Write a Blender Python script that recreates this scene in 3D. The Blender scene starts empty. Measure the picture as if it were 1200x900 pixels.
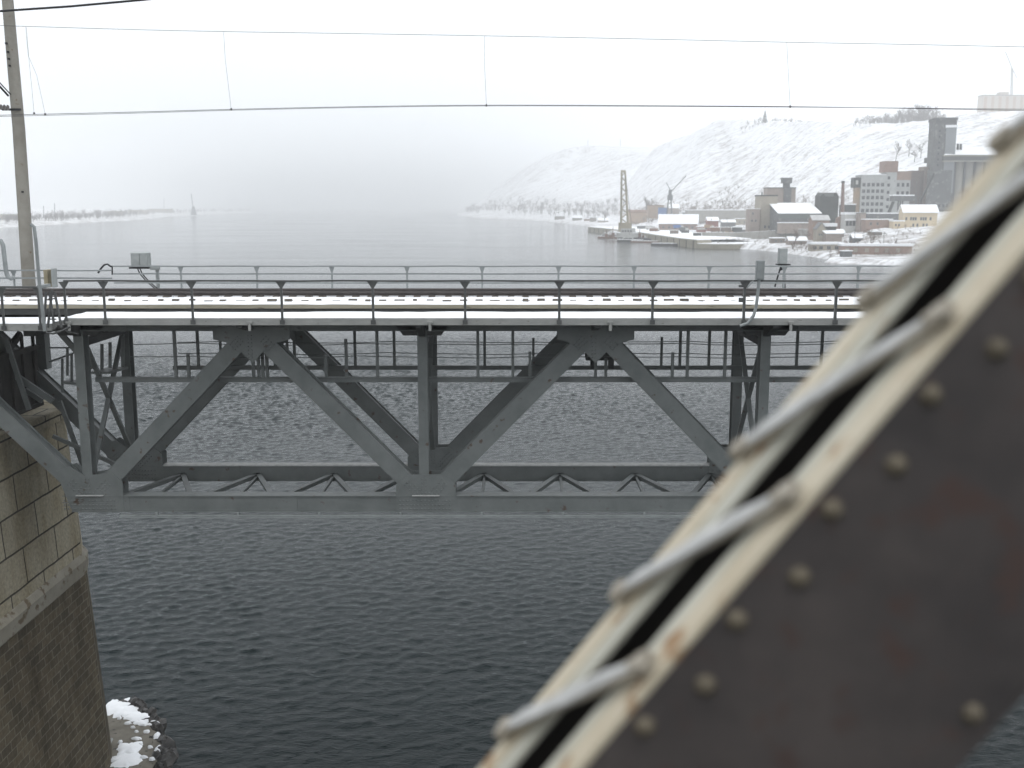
import bpy, math, random
import numpy as np
from mathutils import Vector, Matrix
from mathutils.bvhtree import BVHTree

sc = bpy.context.scene
COL = sc.collection
R = math.radians
random.seed(7)
rng = np.random.default_rng(11)

# ------------------------------------------------------------------ camera
H = 21.5                      # camera height above the river
F = 1233.0                    # focal length in pixels of a 1200 x 900 picture
YH = 243.0                    # horizon line in that picture
TH = math.atan((450 - YH) / F)
CT, ST = math.cos(TH), math.sin(TH)
cam_d = bpy.data.cameras.new('camera')
cam = bpy.data.objects.new('camera', cam_d)
COL.objects.link(cam)
cam.location = (0, 0, H)
cam.rotation_euler = (math.pi / 2 - TH, 0, 0)
cam_d.sensor_width = 36
cam_d.lens = F / 1200 * 36
cam_d.clip_start = 0.05
cam_d.clip_end = 20000
cam_d.dof.use_dof = True
cam_d.dof.focus_distance = 34
cam_d.dof.aperture_fstop = (cam_d.lens / 1000) / 0.034
sc.camera = cam

# ------------------------------------------------------------------ sky, sun, exposure
world = bpy.data.worlds.new('World')
sc.world = world
world.use_nodes = True
wn, wl = world.node_tree.nodes, world.node_tree.links
wn.clear()
sun_dir = Vector((0.1, -0.22, 0.95)).normalized()      # towards the sun, behind cloud
sky = wn.new('ShaderNodeTexSky')
sky.sky_type = 'NISHITA'
sky.sun_disc = False
sky.sun_elevation = math.asin(sun_dir.z)
sky.sun_rotation = math.atan2(sun_dir.x, sun_dir.y)
sky.dust_density = 4.0
hs = wn.new('ShaderNodeHueSaturation')
hs.inputs['Saturation'].default_value = 0.12
cloud = wn.new('ShaderNodeMix'); cloud.data_type = 'RGBA'
cloud.inputs['Factor'].default_value = 0.8
cloud.inputs['B'].default_value = (9.3, 9.75, 10.25, 1)       # even cloud cover
bgn = wn.new('ShaderNodeBackground')
bgn.inputs['Strength'].default_value = 0.12
wo = wn.new('ShaderNodeOutputWorld')
wl.new(sky.outputs['Color'], hs.inputs['Color'])
wl.new(hs.outputs['Color'], cloud.inputs['A'])
wl.new(cloud.outputs['Result'], bgn.inputs['Color'])
wl.new(bgn.outputs['Background'], wo.inputs['Surface'])

sd = bpy.data.lights.new('sun', 'SUN')
sd.energy = 0.6
sd.angle = R(25)
sd.color = (1.0, 0.97, 0.93)
so = bpy.data.objects.new('sun', sd)
COL.objects.link(so)
so.rotation_euler = sun_dir.to_track_quat('Z', 'Y').to_euler()
so.location = (0, -40, 120)

sc.view_settings.view_transform = 'Standard'
sc.view_settings.look = 'None'
sc.view_settings.exposure = 0.4
sc.view_settings.gamma = 1.0
sc.view_settings.use_curve_mapping = False
sc.cycles.volume_bounces = 6
sc.cycles.max_bounces = 8
sc.cycles.use_denoising = True
sc.cycles.sample_clamp_indirect = 8


# ------------------------------------------------------------------ helpers
def on_y(px, py, Y):
    """world point where the line of sight through a photo pixel meets the plane y = Y"""
    t = (450 - py) / F
    z = Y * (t * CT - ST) / (CT + t * ST)
    d = Y * CT - z * ST
    return Vector(((px - 600) / F * d, Y, H + z))


def zat(py, Y):
    return on_y(600, py, Y).z


def on_z(px, py, Z):
    t = (450 - py) / F
    dz = t * CT - ST
    dy = CT + t * ST
    k = (Z - H) / dz
    return Vector(((px - 600) / F * k, dy * k, Z))


def tag(o, label=None, cat=None, group=None, kind=None):
    if label: o['label'] = label
    if cat: o['category'] = cat
    if group: o['group'] = group
    if kind: o['kind'] = kind
    return o


def empty(name, loc, label, cat, group=None, rz=0):
    o = bpy.data.objects.new(name, None)
    COL.objects.link(o)
    o.location = loc
    o.rotation_euler = (0, 0, rz)
    o.empty_display_size = 0.3
    return tag(o, label, cat, group)


class MB:
    """collects shapes, builds ONE mesh object"""
    def __init__(s):
        s.v, s.f, s.m, s.sm = [], [], [], []

    def add(s, vs, fs, mi=0, smooth=False):
        b = len(s.v)
        s.v.extend([tuple(p) for p in vs])
        s.f.extend([tuple(b + i for i in f) for f in fs])
        s.m.extend([mi] * len(fs))
        s.sm.extend([smooth] * len(fs))
        return s

    def box(s, a, b, mi=0):
        x0, y0, z0 = (min(a[i], b[i]) for i in range(3))
        x1, y1, z1 = (max(a[i], b[i]) for i in range(3))
        return s.add([(x0, y0, z0), (x1, y0, z0), (x1, y1, z0), (x0, y1, z0), (x0, y0, z1), (x1, y0, z1), (x1, y1, z1), (x0, y1, z1)],
                     [(0, 3, 2, 1), (4, 5, 6, 7), (0, 1, 5, 4), (1, 2, 6, 5), (2, 3, 7, 6), (3, 0, 4, 7)], mi)

    def bar(s, p, q, w, h, side=(0, 1, 0), mi=0):
        """box from p to q; w across 'side', h across the third direction"""
        p, q = Vector(p), Vector(q)
        d = (q - p).normalized()
        sd_ = Vector(side)
        sd_ = (sd_ - d * sd_.dot(d)).normalized()
        u = d.cross(sd_)
        vs = []
        for c in (p, q):
            for a, b in ((-1, -1), (1, -1), (1, 1), (-1, 1)):
                vs.append(c + sd_ * (a * w / 2) + u * (b * h / 2))
        return s.add(vs, [(0, 1, 2, 3), (7, 6, 5, 4), (0, 4, 5, 1), (1, 5, 6, 2), (2, 6, 7, 3), (3, 7, 4, 0)], mi)

    def tube(s, pts, r, n=8, mi=0, r2=None, caps=True):
        pts = [Vector(p) for p in pts]
        m = len(pts)
        rings = []
        prev = None
        for i, p in enumerate(pts):
            d = (pts[min(i + 1, m - 1)] - pts[max(i - 1, 0)]).normalized()
            if prev is None:
                ref = Vector((0, 0, 1)) if abs(d.z) < 0.9 else Vector((1, 0, 0))
                u = d.cross(ref).normalized()
            else:
                u = (prev - d * prev.dot(d)).normalized()
            prev = u
            w = d.cross(u)
            rr = r if r2 is None else r + (r2 - r) * i / (m - 1)
            rings.append([p + (u * math.cos(2 * math.pi * k / n) + w * math.sin(2 * math.pi * k / n)) * rr for k in range(n)])
        vs = [v for ring in rings for v in ring]
        fs = []
        for i in range(m - 1):
            for k in range(n):
                k2 = (k + 1) % n
                fs.append((i * n + k, i * n + k2, (i + 1) * n + k2, (i + 1) * n + k))
        s.add(vs, fs, mi, n > 4)
        if caps:
            s.add(rings[0], [tuple(range(n))], mi)
            s.add(rings[-1], [tuple(reversed(range(n)))], mi)
        return s

    def prism(s, poly, ext, mi=0):
        """polygon (3D points in one plane) swept along vector ext"""
        n = len(poly)
        e = Vector(ext)
        vs = [Vector(p) for p in poly] + [Vector(p) + e for p in poly]
        fs = [tuple(range(n)), tuple(reversed(range(n, 2 * n)))]
        fs += [(i, n + i, n + (i + 1) % n, (i + 1) % n) for i in range(n)]
        return s.add(vs, fs, mi)

    def dome(s, c, nrm, r, h, n=8, mi=0):
        nrm = Vector(nrm).normalized()
        u = nrm.orthogonal().normalized()
        w = nrm.cross(u)
        c = Vector(c)
        vs = []
        for rr, hh in ((1, 0), (0.8, 0.6), (0.4, 0.93)):
            vs += [c + (u * math.cos(2 * math.pi * k / n) + w * math.sin(2 * math.pi * k / n)) * r * rr + nrm * h * hh for k in range(n)]
        vs.append(c + nrm * h)
        fs = []
        for i in range(2):
            for k in range(n):
                k2 = (k + 1) % n
                fs.append((i * n + k, i * n + k2, (i + 1) * n + k2, (i + 1) * n + k))
        for k in range(n):
            fs.append((2 * n + k, 2 * n + (k + 1) % n, 3 * n))
        return s.add(vs, fs, mi, True)

    def build(s, name, mats, parent=None, origin=None, bevel=0, weld=False):
        me = bpy.data.meshes.new(name)
        org = Vector(origin) if origin is not None else Vector((0, 0, 0))
        me.from_pydata([tuple(Vector(p) - org) for p in s.v], [], s.f)
        if not isinstance(mats, (list, tuple)): mats = [mats]
        for m in mats: me.materials.append(m)
        me.polygons.foreach_set('material_index', s.m)
        me.polygons.foreach_set('use_smooth', s.sm)
        me.update()
        import bmesh
        bm = bmesh.new(); bm.from_mesh(me)
        bmesh.ops.recalc_face_normals(bm, faces=bm.faces)
        bm.to_mesh(me); bm.free()
        o = bpy.data.objects.new(name, me)
        COL.objects.link(o)
        if parent is not None:
            o.parent = parent
            # geometry is given in world coordinates: undo the parents' placement
            M = Matrix.Identity(4)
            p = parent
            chain = []
            while p is not None:
                chain.append(Matrix.Translation(p.location) @ p.rotation_euler.to_matrix().to_4x4())
                p = p.parent
            for c in reversed(chain): M = M @ c
            me.transform(M.inverted())
        elif origin is not None:
            o.location = org
        if bevel:
            b = o.modifiers.new('bevel', 'BEVEL'); b.width = bevel; b.segments = 2; b.limit_method = 'ANGLE'
        return o


# ------------------------------------------------------------------ materials
MATS = {}


def mat(name, col, rough=0.7, col2=None, scale=3.0, amount=0.5, bump=0.0, metal=0.0, stretch=(1, 1, 1), spec=0.4, third=None, third_cut=0.62):
    m = bpy.data.materials.new(name)
    m.use_nodes = True
    n, l = m.node_tree.nodes, m.node_tree.links
    b = n['Principled BSDF']
    b.inputs['Roughness'].default_value = rough
    b.inputs['Metallic'].default_value = metal
    b.inputs['Specular IOR Level'].default_value = spec
    b.inputs['Base Color'].default_value = (*col, 1)
    tc = n.new('ShaderNodeTexCoord')
    mp = n.new('ShaderNodeMapping'); mp.inputs['Scale'].default_value = stretch
    l.new(tc.outputs['Object'], mp.inputs['Vector'])
    if col2 is not None:
        nz = n.new('ShaderNodeTexNoise')
        nz.inputs['Scale'].default_value = scale
        nz.inputs['Detail'].default_value = 6
        nz.inputs['Roughness'].default_value = 0.65
        l.new(mp.outputs['Vector'], nz.inputs['Vector'])
        rp = n.new('ShaderNodeValToRGB')
        rp.color_ramp.elements[0].position = 0.5 - 0.25 * amount - 0.05
        rp.color_ramp.elements[0].color = (*col, 1)
        rp.color_ramp.elements[1].position = 0.5 + 0.25 * (1 - amount) + 0.05
        rp.color_ramp.elements[1].color = (*col2, 1)
        l.new(nz.outputs['Fac'], rp.inputs['Fac'])
        last = rp.outputs['Color']
        if third is not None:
            n2 = n.new('ShaderNodeTexNoise')
            n2.inputs['Scale'].default_value = scale * 3.1
            n2.inputs['Detail'].default_value = 8
            l.new(mp.outputs['Vector'], n2.inputs['Vector'])
            r2 = n.new('ShaderNodeValToRGB')
            r2.color_ramp.elements[0].position = third_cut; r2.color_ramp.elements[0].color = (0, 0, 0, 1)
            r2.color_ramp.elements[1].position = third_cut + 0.08; r2.color_ramp.elements[1].color = (1, 1, 1, 1)
            l.new(n2.outputs['Fac'], r2.inputs['Fac'])
            mx = n.new('ShaderNodeMix'); mx.data_type = 'RGBA'
            l.new(r2.outputs['Color'], mx.inputs['Factor'])
            l.new(last, mx.inputs['A'])
            mx.inputs['B'].default_value = (*third, 1)
            last = mx.outputs['Result']
        l.new(last, b.inputs['Base Color'])
        if bump:
            bp = n.new('ShaderNodeBump'); bp.inputs['Strength'].default_value = bump; bp.inputs['Distance'].default_value = 0.02
            l.new(nz.outputs['Fac'], bp.inputs['Height'])
            l.new(bp.outputs['Normal'], b.inputs['Normal'])
    MATS[name] = m
    return m


STEEL = mat('bridge_paint', (0.118, 0.13, 0.127), 0.55, (0.165, 0.177, 0.173), 1.3, 0.5, 0.15, third=(0.085, 0.06, 0.045), third_cut=0.65)
STEEL2 = mat('railing_paint', (0.06, 0.062, 0.062), 0.5, (0.10, 0.103, 0.10), 3, 0.5, third=(0.10, 0.06, 0.04), third_cut=0.68)
STEEL3 = mat('pale_railing_paint', (0.2, 0.215, 0.215), 0.5, (0.28, 0.3, 0.3), 3, 0.5)  # paler grey for the far railing, cable tray, pipes and poles
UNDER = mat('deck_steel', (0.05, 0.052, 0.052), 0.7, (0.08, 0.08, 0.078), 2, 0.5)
SLAB = mat('concrete_slab', (0.24, 0.245, 0.235), 0.85, (0.33, 0.33, 0.315), 1.5, 0.5, 0.2, stretch=(1, 1, 3), third=(0.14, 0.13, 0.115), third_cut=0.66)
SNOW = mat('snow', (0.86, 0.87, 0.885), 0.8, (0.8, 0.815, 0.835), 2.0, 0.5, 0.35, spec=0.2)
RAILM = mat('rusty_rail', (0.042, 0.036, 0.034), 0.6, (0.07, 0.06, 0.056), 4, 0.5)
TIMBER = mat('weathered_timber', (0.27, 0.25, 0.19), 0.85, (0.36, 0.33, 0.26), 2, 0.5, 0.2, stretch=(0.3, 2, 2), third=(0.1, 0.085, 0.06), third_cut=0.64)
SLEEPM = mat('sleeper_wood', (0.08, 0.07, 0.06), 0.9, (0.16, 0.14, 0.12), 5, 0.5)
CONCM = mat('mast_concrete', (0.22, 0.205, 0.175), 0.85, (0.31, 0.295, 0.26), 1.2, 0.5, 0.1, third=(0.16, 0.10, 0.05), third_cut=0.66)
BOXM = mat('cabinet_paint', (0.25, 0.27, 0.265), 0.5, (0.34, 0.355, 0.35), 3, 0.5)
BOXB = mat('cabinet_ochre', (0.22, 0.19, 0.12), 0.7, (0.3, 0.27, 0.19), 3, 0.5)
CABLE = mat('cable_black', (0.02, 0.02, 0.022), 0.5)
WIRE = mat('copper_wire', (0.05, 0.05, 0.05), 0.5)
WEB = mat('girder_web', (0.04, 0.035, 0.034), 0.6, (0.075, 0.063, 0.058), 2.6, 0.5, 0.4, third=(0.062, 0.040, 0.034), third_cut=0.56)
CREAM = mat('cream_flange', (0.42, 0.36, 0.26), 0.7, (0.5, 0.455, 0.36), 3.0, 0.5, 0.2, third=(0.27, 0.17, 0.09), third_cut=0.57)
CREAM2 = mat('pale_flange', (0.36, 0.35, 0.29), 0.7, (0.44, 0.43, 0.37), 3.0, 0.5, 0.2, third=(0.26, 0.19, 0.12), third_cut=0.66)
DARKIN = mat('girder_inside_shade', (0.03, 0.027, 0.025), 0.8, (0.05, 0.045, 0.04), 3, 0.5)  # web colour darkened for the shade inside; also on the pier-top plates
LACE = mat('lacing_bar_paint', (0.28, 0.25, 0.2), 0.7, (0.35, 0.32, 0.27), 4, 0.5)
RIVET = mat('rivet_paint', (0.085, 0.07, 0.048), 0.6, (0.13, 0.108, 0.075), 8, 0.5, 0.3)
FROST = mat('dirty_snow', (0.36, 0.36, 0.35), 0.9, (0.52, 0.52, 0.51), 6, 0.5, 0.6, spec=0.1)


def water_material():
    m = bpy.data.materials.new('river_water')
    m.use_nodes = True
    n, l = m.node_tree.nodes, m.node_tree.links
    b = n['Principled BSDF']
    b.inputs['Base Color'].default_value = (0.0015, 0.006, 0.0065, 1)
    b.inputs['Roughness'].default_value = 0.12
    b.inputs['IOR'].default_value = 1.33
    b.inputs['Specular IOR Level'].default_value = 0.13
    b.inputs['Specular Tint'].default_value = (0.66, 0.95, 1.0, 1)
    tc = n.new('ShaderNodeTexCoord')
    hsum = None
    for sx, sy, scl, dist in ((1, 1.7, 4.0, 0.03), (0.8, 1.5, 1.1, 0.055), (0.35, 1.0, 0.02, 0.0)):
        mp = n.new('ShaderNodeMapping')
        mp.inputs['Scale'].default_value = (sx, sy, 1)
        mp.inputs['Rotation'].default_value = (0, 0, R(12))
        l.new(tc.outputs['Object'], mp.inputs['Vector'])
        nz = n.new('ShaderNodeTexNoise')
        nz.inputs['Scale'].default_value = scl
        nz.inputs['Detail'].default_value = 4
        nz.inputs['Roughness'].default_value = 0.6
        nz.inputs['Distortion'].default_value = 0.6
        l.new(mp.outputs['Vector'], nz.inputs['Vector'])
        if dist == 0.0:       # broad calm and ruffled lanes
            mr = n.new('ShaderNodeMapRange')
            mr.inputs['From Min'].default_value = 0.35; mr.inputs['From Max'].default_value = 0.65
            mr.inputs['To Min'].default_value = 0.04; mr.inputs['To Max'].default_value = 0.09
            l.new(nz.outputs['Fac'], mr.inputs['Value'])
            l.new(mr.outputs['Result'], b.inputs['Roughness'])
            continue
        mu = n.new('ShaderNodeMath'); mu.operation = 'MULTIPLY'; mu.inputs[1].default_value = dist
        l.new(nz.outputs['Fac'], mu.inputs[0])
        if hsum is None: hsum = mu.outputs[0]
        else:
            ad = n.new('ShaderNodeMath'); l.new(hsum, ad.inputs[0]); l.new(mu.outputs[0], ad.inputs[1]); hsum = ad.outputs[0]
    bp = n.new('ShaderNodeBump'); bp.inputs['Strength'].default_value = 1.0; bp.inputs['Distance'].default_value = 1.0
    l.new(hsum, bp.inputs['Height'])
    l.new(bp.outputs['Normal'], b.inputs['Normal'])
    return m


WATER = water_material()


def masonry_material(name, c1, c2, mortar, bw, bh, msize, stain, bumpd=0.02):
    m = bpy.data.materials.new(name)
    m.use_nodes = True
    n, l = m.node_tree.nodes, m.node_tree.links
    b = n['Principled BSDF']; b.inputs['Roughness'].default_value = 0.9; b.inputs['Specular IOR Level'].default_value = 0.2
    uv = n.new('ShaderNodeUVMap'); uv.uv_map = 'UVMap'
    br = n.new('ShaderNodeTexBrick')
    br.inputs['Scale'].default_value = 1.0
    br.inputs['Brick Width'].default_value = bw
    br.inputs['Row Height'].default_value = bh
    br.inputs['Mortar Size'].default_value = msize
    br.inputs['Mortar Smooth'].default_value = 0.3
    br.inputs['Color1'].default_value = (*c1, 1); br.inputs['Color2'].default_value = (*c2, 1); br.inputs['Mortar'].default_value = (*mortar, 1)
    wob = n.new('ShaderNodeTexNoise'); wob.inputs['Scale'].default_value = 1.1; wob.inputs['Detail'].default_value = 3
    l.new(uv.outputs['UV'], wob.inputs['Vector'])
    vm = n.new('ShaderNodeVectorMath'); vm.operation = 'MULTIPLY_ADD'
    vm.inputs[1].default_value = (0.1, 0.07, 0)
    l.new(wob.outputs['Color'], vm.inputs[0]); l.new(uv.outputs['UV'], vm.inputs[2])
    l.new(vm.outputs[0], br.inputs['Vector'])
    st = n.new('ShaderNodeTexNoise'); st.inputs['Scale'].default_value = 0.55; st.inputs['Detail'].default_value = 8; st.inputs['Roughness'].default_value = 0.7
    mp = n.new('ShaderNodeMapping'); mp.inputs['Scale'].default_value = (1.6, 0.5, 1)
    l.new(uv.outputs['UV'], mp.inputs['Vector']); l.new(mp.outputs['Vector'], st.inputs['Vector'])
    rp = n.new('ShaderNodeValToRGB')
    rp.color_ramp.elements[0].position = 0.42; rp.color_ramp.elements[0].color = (0, 0, 0, 1)
    rp.color_ramp.elements[1].position = 0.7; rp.color_ramp.elements[1].color = (1, 1, 1, 1)
    l.new(st.outputs['Fac'], rp.inputs['Fac'])
    mx = n.new('ShaderNodeMix'); mx.data_type = 'RGBA'; mx.blend_type = 'MULTIPLY'
    l.new(rp.outputs['Color'], mx.inputs['Factor']); l.new(br.outputs['Color'], mx.inputs['A']); mx.inputs['B'].default_value = (*stain, 1)
    fine = n.new('ShaderNodeTexNoise'); fine.inputs['Scale'].default_value = 9; fine.inputs['Detail'].default_value = 6
    l.new(uv.outputs['UV'], fine.inputs['Vector'])
    m2 = n.new('ShaderNodeMix'); m2.data_type = 'RGBA'; m2.blend_type = 'OVERLAY'; m2.inputs['Factor'].default_value = 0.5
    l.new(mx.outputs['Result'], m2.inputs['A']); l.new(fine.outputs['Fac'], m2.inputs['B'])
    l.new(m2.outputs['Result'], b.inputs['Base Color'])
    hh = n.new('ShaderNodeMath'); hh.operation = 'MULTIPLY_ADD'; hh.inputs[1].default_value = -1.0
    l.new(br.outputs['Fac'], hh.inputs[0])
    f2 = n.new('ShaderNodeMath'); f2.operation = 'MULTIPLY'; f2.inputs[1].default_value = 0.4
    l.new(fine.outputs['Fac'], f2.inputs[0]); l.new(f2.outputs[0], hh.inputs[2])
    bp = n.new('ShaderNodeBump'); bp.inputs['Strength'].default_value = 0.8; bp.inputs['Distance'].default_value = bumpd
    l.new(hh.outputs[0], bp.inputs['Height']); l.new(bp.outputs['Normal'], b.inputs['Normal'])
    return m


BLOCKS = masonry_material('ashlar_blocks', (0.32, 0.29, 0.215), (0.25, 0.225, 0.168), (0.045, 0.04, 0.032), 2.3, 1.2, 0.035, (0.62, 0.56, 0.45), 0.03)
RUBBLE = masonry_material('small_stonework', (0.105, 0.085, 0.054), (0.065, 0.053, 0.035), (0.15, 0.135, 0.10), 0.62, 0.3, 0.02, (0.42, 0.38, 0.32), 0.02)


def hill_material():
    m = bpy.data.materials.new('snowy_hillside')
    m.use_nodes = True
    n, l = m.node_tree.nodes, m.node_tree.links
    b = n['Principled BSDF']; b.inputs['Roughness'].default_value = 0.9; b.inputs['Specular IOR Level'].default_value = 0.1
    uv = n.new('ShaderNodeUVMap'); uv.uv_map = 'UVMap'     # u metres along the shore, v metres down the slope
    tc = n.new('ShaderNodeTexCoord')
    at = n.new('ShaderNodeAttribute'); at.attribute_name = 'bare'
    mp = n.new('ShaderNodeMapping'); mp.inputs['Scale'].default_value = (0.11, 0.011, 1)
    l.new(uv.outputs['UV'], mp.inputs['Vector'])
    n1 = n.new('ShaderNodeTexNoise'); n1.inputs['Scale'].default_value = 1; n1.inputs['Detail'].default_value = 7; n1.inputs['Roughness'].default_value = 0.72
    l.new(mp.outputs['Vector'], n1.inputs['Vector'])
    n2 = n.new('ShaderNodeTexNoise'); n2.inputs['Scale'].default_value = 0.16; n2.inputs['Detail'].default_value = 8; n2.inputs['Roughness'].default_value = 0.75
    l.new(tc.outputs['Object'], n2.inputs['Vector'])
    ad = n.new('ShaderNodeMath'); ad.operation = 'ADD'
    l.new(n1.outputs['Fac'], ad.inputs[0]); l.new(n2.outputs['Fac'], ad.inputs[1])
    a2 = n.new('ShaderNodeMath'); a2.operation = 'ADD'
    l.new(ad.outputs[0], a2.inputs[0]); l.new(at.outputs['Fac'], a2.inputs[1])
    rp = n.new('ShaderNodeValToRGB')
    e = rp.color_ramp.elements
    e[0].position = 0.0; e[0].color = (0, 0, 0, 1)
    e[1].position = 1.0; e[1].color = (1, 1, 1, 1)
    mr = n.new('ShaderNodeMapRange')
    mr.inputs['From Min'].default_value = 1.03; mr.inputs['From Max'].default_value = 1.32
    l.new(a2.outputs[0], mr.inputs['Value'])
    n3 = n.new('ShaderNodeTexNoise'); n3.inputs['Scale'].default_value = 0.05; n3.inputs['Detail'].default_value = 3
    l.new(tc.outputs['Object'], n3.inputs['Vector'])
    soil = n.new('ShaderNodeMix'); soil.data_type = 'RGBA'
    soil.inputs['A'].default_value = (0.17, 0.125, 0.10, 1); soil.inputs['B'].default_value = (0.19, 0.185, 0.175, 1)
    l.new(n3.outputs['Fac'], soil.inputs['Factor'])
    mx = n.new('ShaderNodeMix'); mx.data_type = 'RGBA'
    l.new(mr.outputs['Result'], mx.inputs['Factor'])
    mx.inputs['A'].default_value = (0.735, 0.745, 0.76, 1)
    l.new(soil.outputs['Result'], mx.inputs['B'])
    l.new(mx.outputs['Result'], b.inputs['Base Color'])
    return m


HILL = hill_material()

# ------------------------------------------------------------------ water: one sheet to the horizon, real waves near the bridge
def ocean_tile(N, L, wind, V, amp, seed):
    r = np.random.default_rng(seed)
    k1 = np.fft.fftfreq(N, L / N) * 2 * np.pi
    KX, KY = np.meshgrid(k1, k1, indexing='ij')
    K = np.hypot(KX, KY); K[0, 0] = 1
    Lw = V * V / 9.81
    cosf = (KX * wind[0] + KY * wind[1]) / K
    P = np.exp(-1 / (K * Lw) ** 2) / K ** 4 * (0.25 + 0.75 * cosf ** 2) * np.exp(-(K * 0.035) ** 2)
    P[0, 0] = 0
    h = np.sqrt(P) * (r.normal(size=(N, N)) + 1j * r.normal(size=(N, N)))
    z = np.real(np.fft.ifft2(h))
    sc_ = amp / z.std()
    dx = np.real(np.fft.ifft2(-1j * KX / K * h)) * sc_
    dy = np.real(np.fft.ifft2(-1j * KY / K * h)) * sc_
    return z * sc_, dx, dy


def build_water():
    N, L = 480, 84.0
    st = L / N
    z, dx, dy = ocean_tile(N, L, (0.35, -0.94), 1.15, 0.027, 5)
    x0, y0 = -84.0, 25.0
    nx, ny = 961, 961
    ix, iy = np.arange(nx), np.arange(ny)
    X, Y = np.meshgrid(x0 + ix * st, y0 + iy * st, indexing='ij')
    IX, IY = np.meshgrid(ix % N, iy % N, indexing='ij')
    ed = np.minimum.reduce([X - x0, x0 + (nx - 1) * st - X, (Y - y0) * 1.0, y0 + (ny - 1) * st - Y])
    fade = np.clip(ed / 25.0, 0, 1)
    fade = fade * fade * (3 - 2 * fade)
    mod = 0.78 + 0.42 * np.sin(X * 0.043 + Y * 0.021) * np.sin(Y * 0.05 - X * 0.017 + 1)
    A = fade * mod
    V = np.stack([X - dx[IX, IY] * A * 1.25, Y - dy[IX, IY] * A * 1.25, z[IX, IY] * A], -1).reshape(-1, 3)
    a = (np.arange(nx - 1)[:, None] * ny + np.arange(ny - 1)[None, :]).ravel()
    Q = np.stack([a, a + ny, a + ny + 1, a + 1], -1)
    x1, y1 = x0 + (nx - 1) * st, y0 + (ny - 1) * st
    BX0, BX1, BY0, BY1 = -7000.0, 7000.0, -1500.0, 9500.0
    b = len(V)
    ex = np.array([(BX0, BY0, 0), (x0, BY0, 0), (x1, BY0, 0), (BX1, BY0, 0),
                   (BX0, y0, 0), (x0, y0, 0), (x1, y0, 0), (BX1, y0, 0),
                   (BX0, y1, 0), (x0, y1, 0), (x1, y1, 0), (BX1, y1, 0),
                   (BX0, BY1, 0), (x0, BY1, 0), (x1, BY1, 0), (BX1, BY1, 0)], float)
    V = np.vstack([V, ex])
    q2 = []
    for j in range(3):
        for i in range(3):
            if i == 1 and j == 1: continue
            q2.append((b + j * 4 + i, b + j * 4 + i + 1, b + (j + 1) * 4 + i + 1, b + (j + 1) * 4 + i))
    Q = np.vstack([Q, np.array(q2)])
    me = bpy.data.meshes.new('water')
    me.vertices.add(len(V)); me.vertices.foreach_set('co', V.astype(np.float32).ravel())
    me.loops.add(Q.size); me.loops.foreach_set('vertex_index', Q.astype(np.int32).ravel())
    me.polygons.add(len(Q))
    me.polygons.foreach_set('loop_start', np.arange(0, Q.size, 4, dtype=np.int32))
    me.polygons.foreach_set('loop_total', np.full(len(Q), 4, np.int32))
    me.update(calc_edges=True)
    me.polygons.foreach_set('use_smooth', np.ones(len(Q), bool))
    me.materials.append(WATER)
    o = bpy.data.objects.new('water', me); COL.objects.link(o)
    tag(o, kind='structure')


build_water()

# ------------------------------------------------------------------ noise for terrain
def vnoise(x, y, seed=0):
    x = np.asarray(x, float); y = np.asarray(y, float)
    xi, yi = np.floor(x).astype(np.int64), np.floor(y).astype(np.int64)
    xf, yf = x - xi, y - yi
    u, v = xf * xf * (3 - 2 * xf), yf * yf * (3 - 2 * yf)

    def hsh(a, b):
        n = (a * 374761393 + b * 668265263 + seed * 982451653) & 0xffffffff
        n = ((n ^ (n >> 13)) * 1274126177) & 0xffffffff
        return ((n ^ (n >> 16)) & 0xffff) / 65535.0
    return (hsh(xi, yi) * (1 - u) + hsh(xi + 1, yi) * u) * (1 - v) + (hsh(xi, yi + 1) * (1 - u) + hsh(xi + 1, yi + 1) * u) * v


def fnoise(x, y, seed=0, oct=4):
    s, a = 0, 0.5
    for i in range(oct):
        s = s + a * (vnoise(x * 2 ** i, y * 2 ** i, seed + i) - 0.5)
        a *= 0.5
    return s


def catmull(P, n):
    """P: list of control arrays, n samples between each"""
    P = np.array(P, float)
    out = []
    m = len(P)
    for i in range(m - 1):
        p0, p1, p2, p3 = P[max(i - 1, 0)], P[i], P[i + 1], P[min(i + 2, m - 1)]
        k = n[i] if isinstance(n, (list, tuple)) else n
        for t in np.arange(k) / k:
            out.append(0.5 * (2 * p1 + (p2 - p0) * t + (2 * p0 - 5 * p1 + 4 * p2 - p3) * t ** 2 + (3 * p1 - p0 - 3 * p2 + p3) * t ** 3))
    out.append(P[-1])
    return np.array(out)


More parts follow.
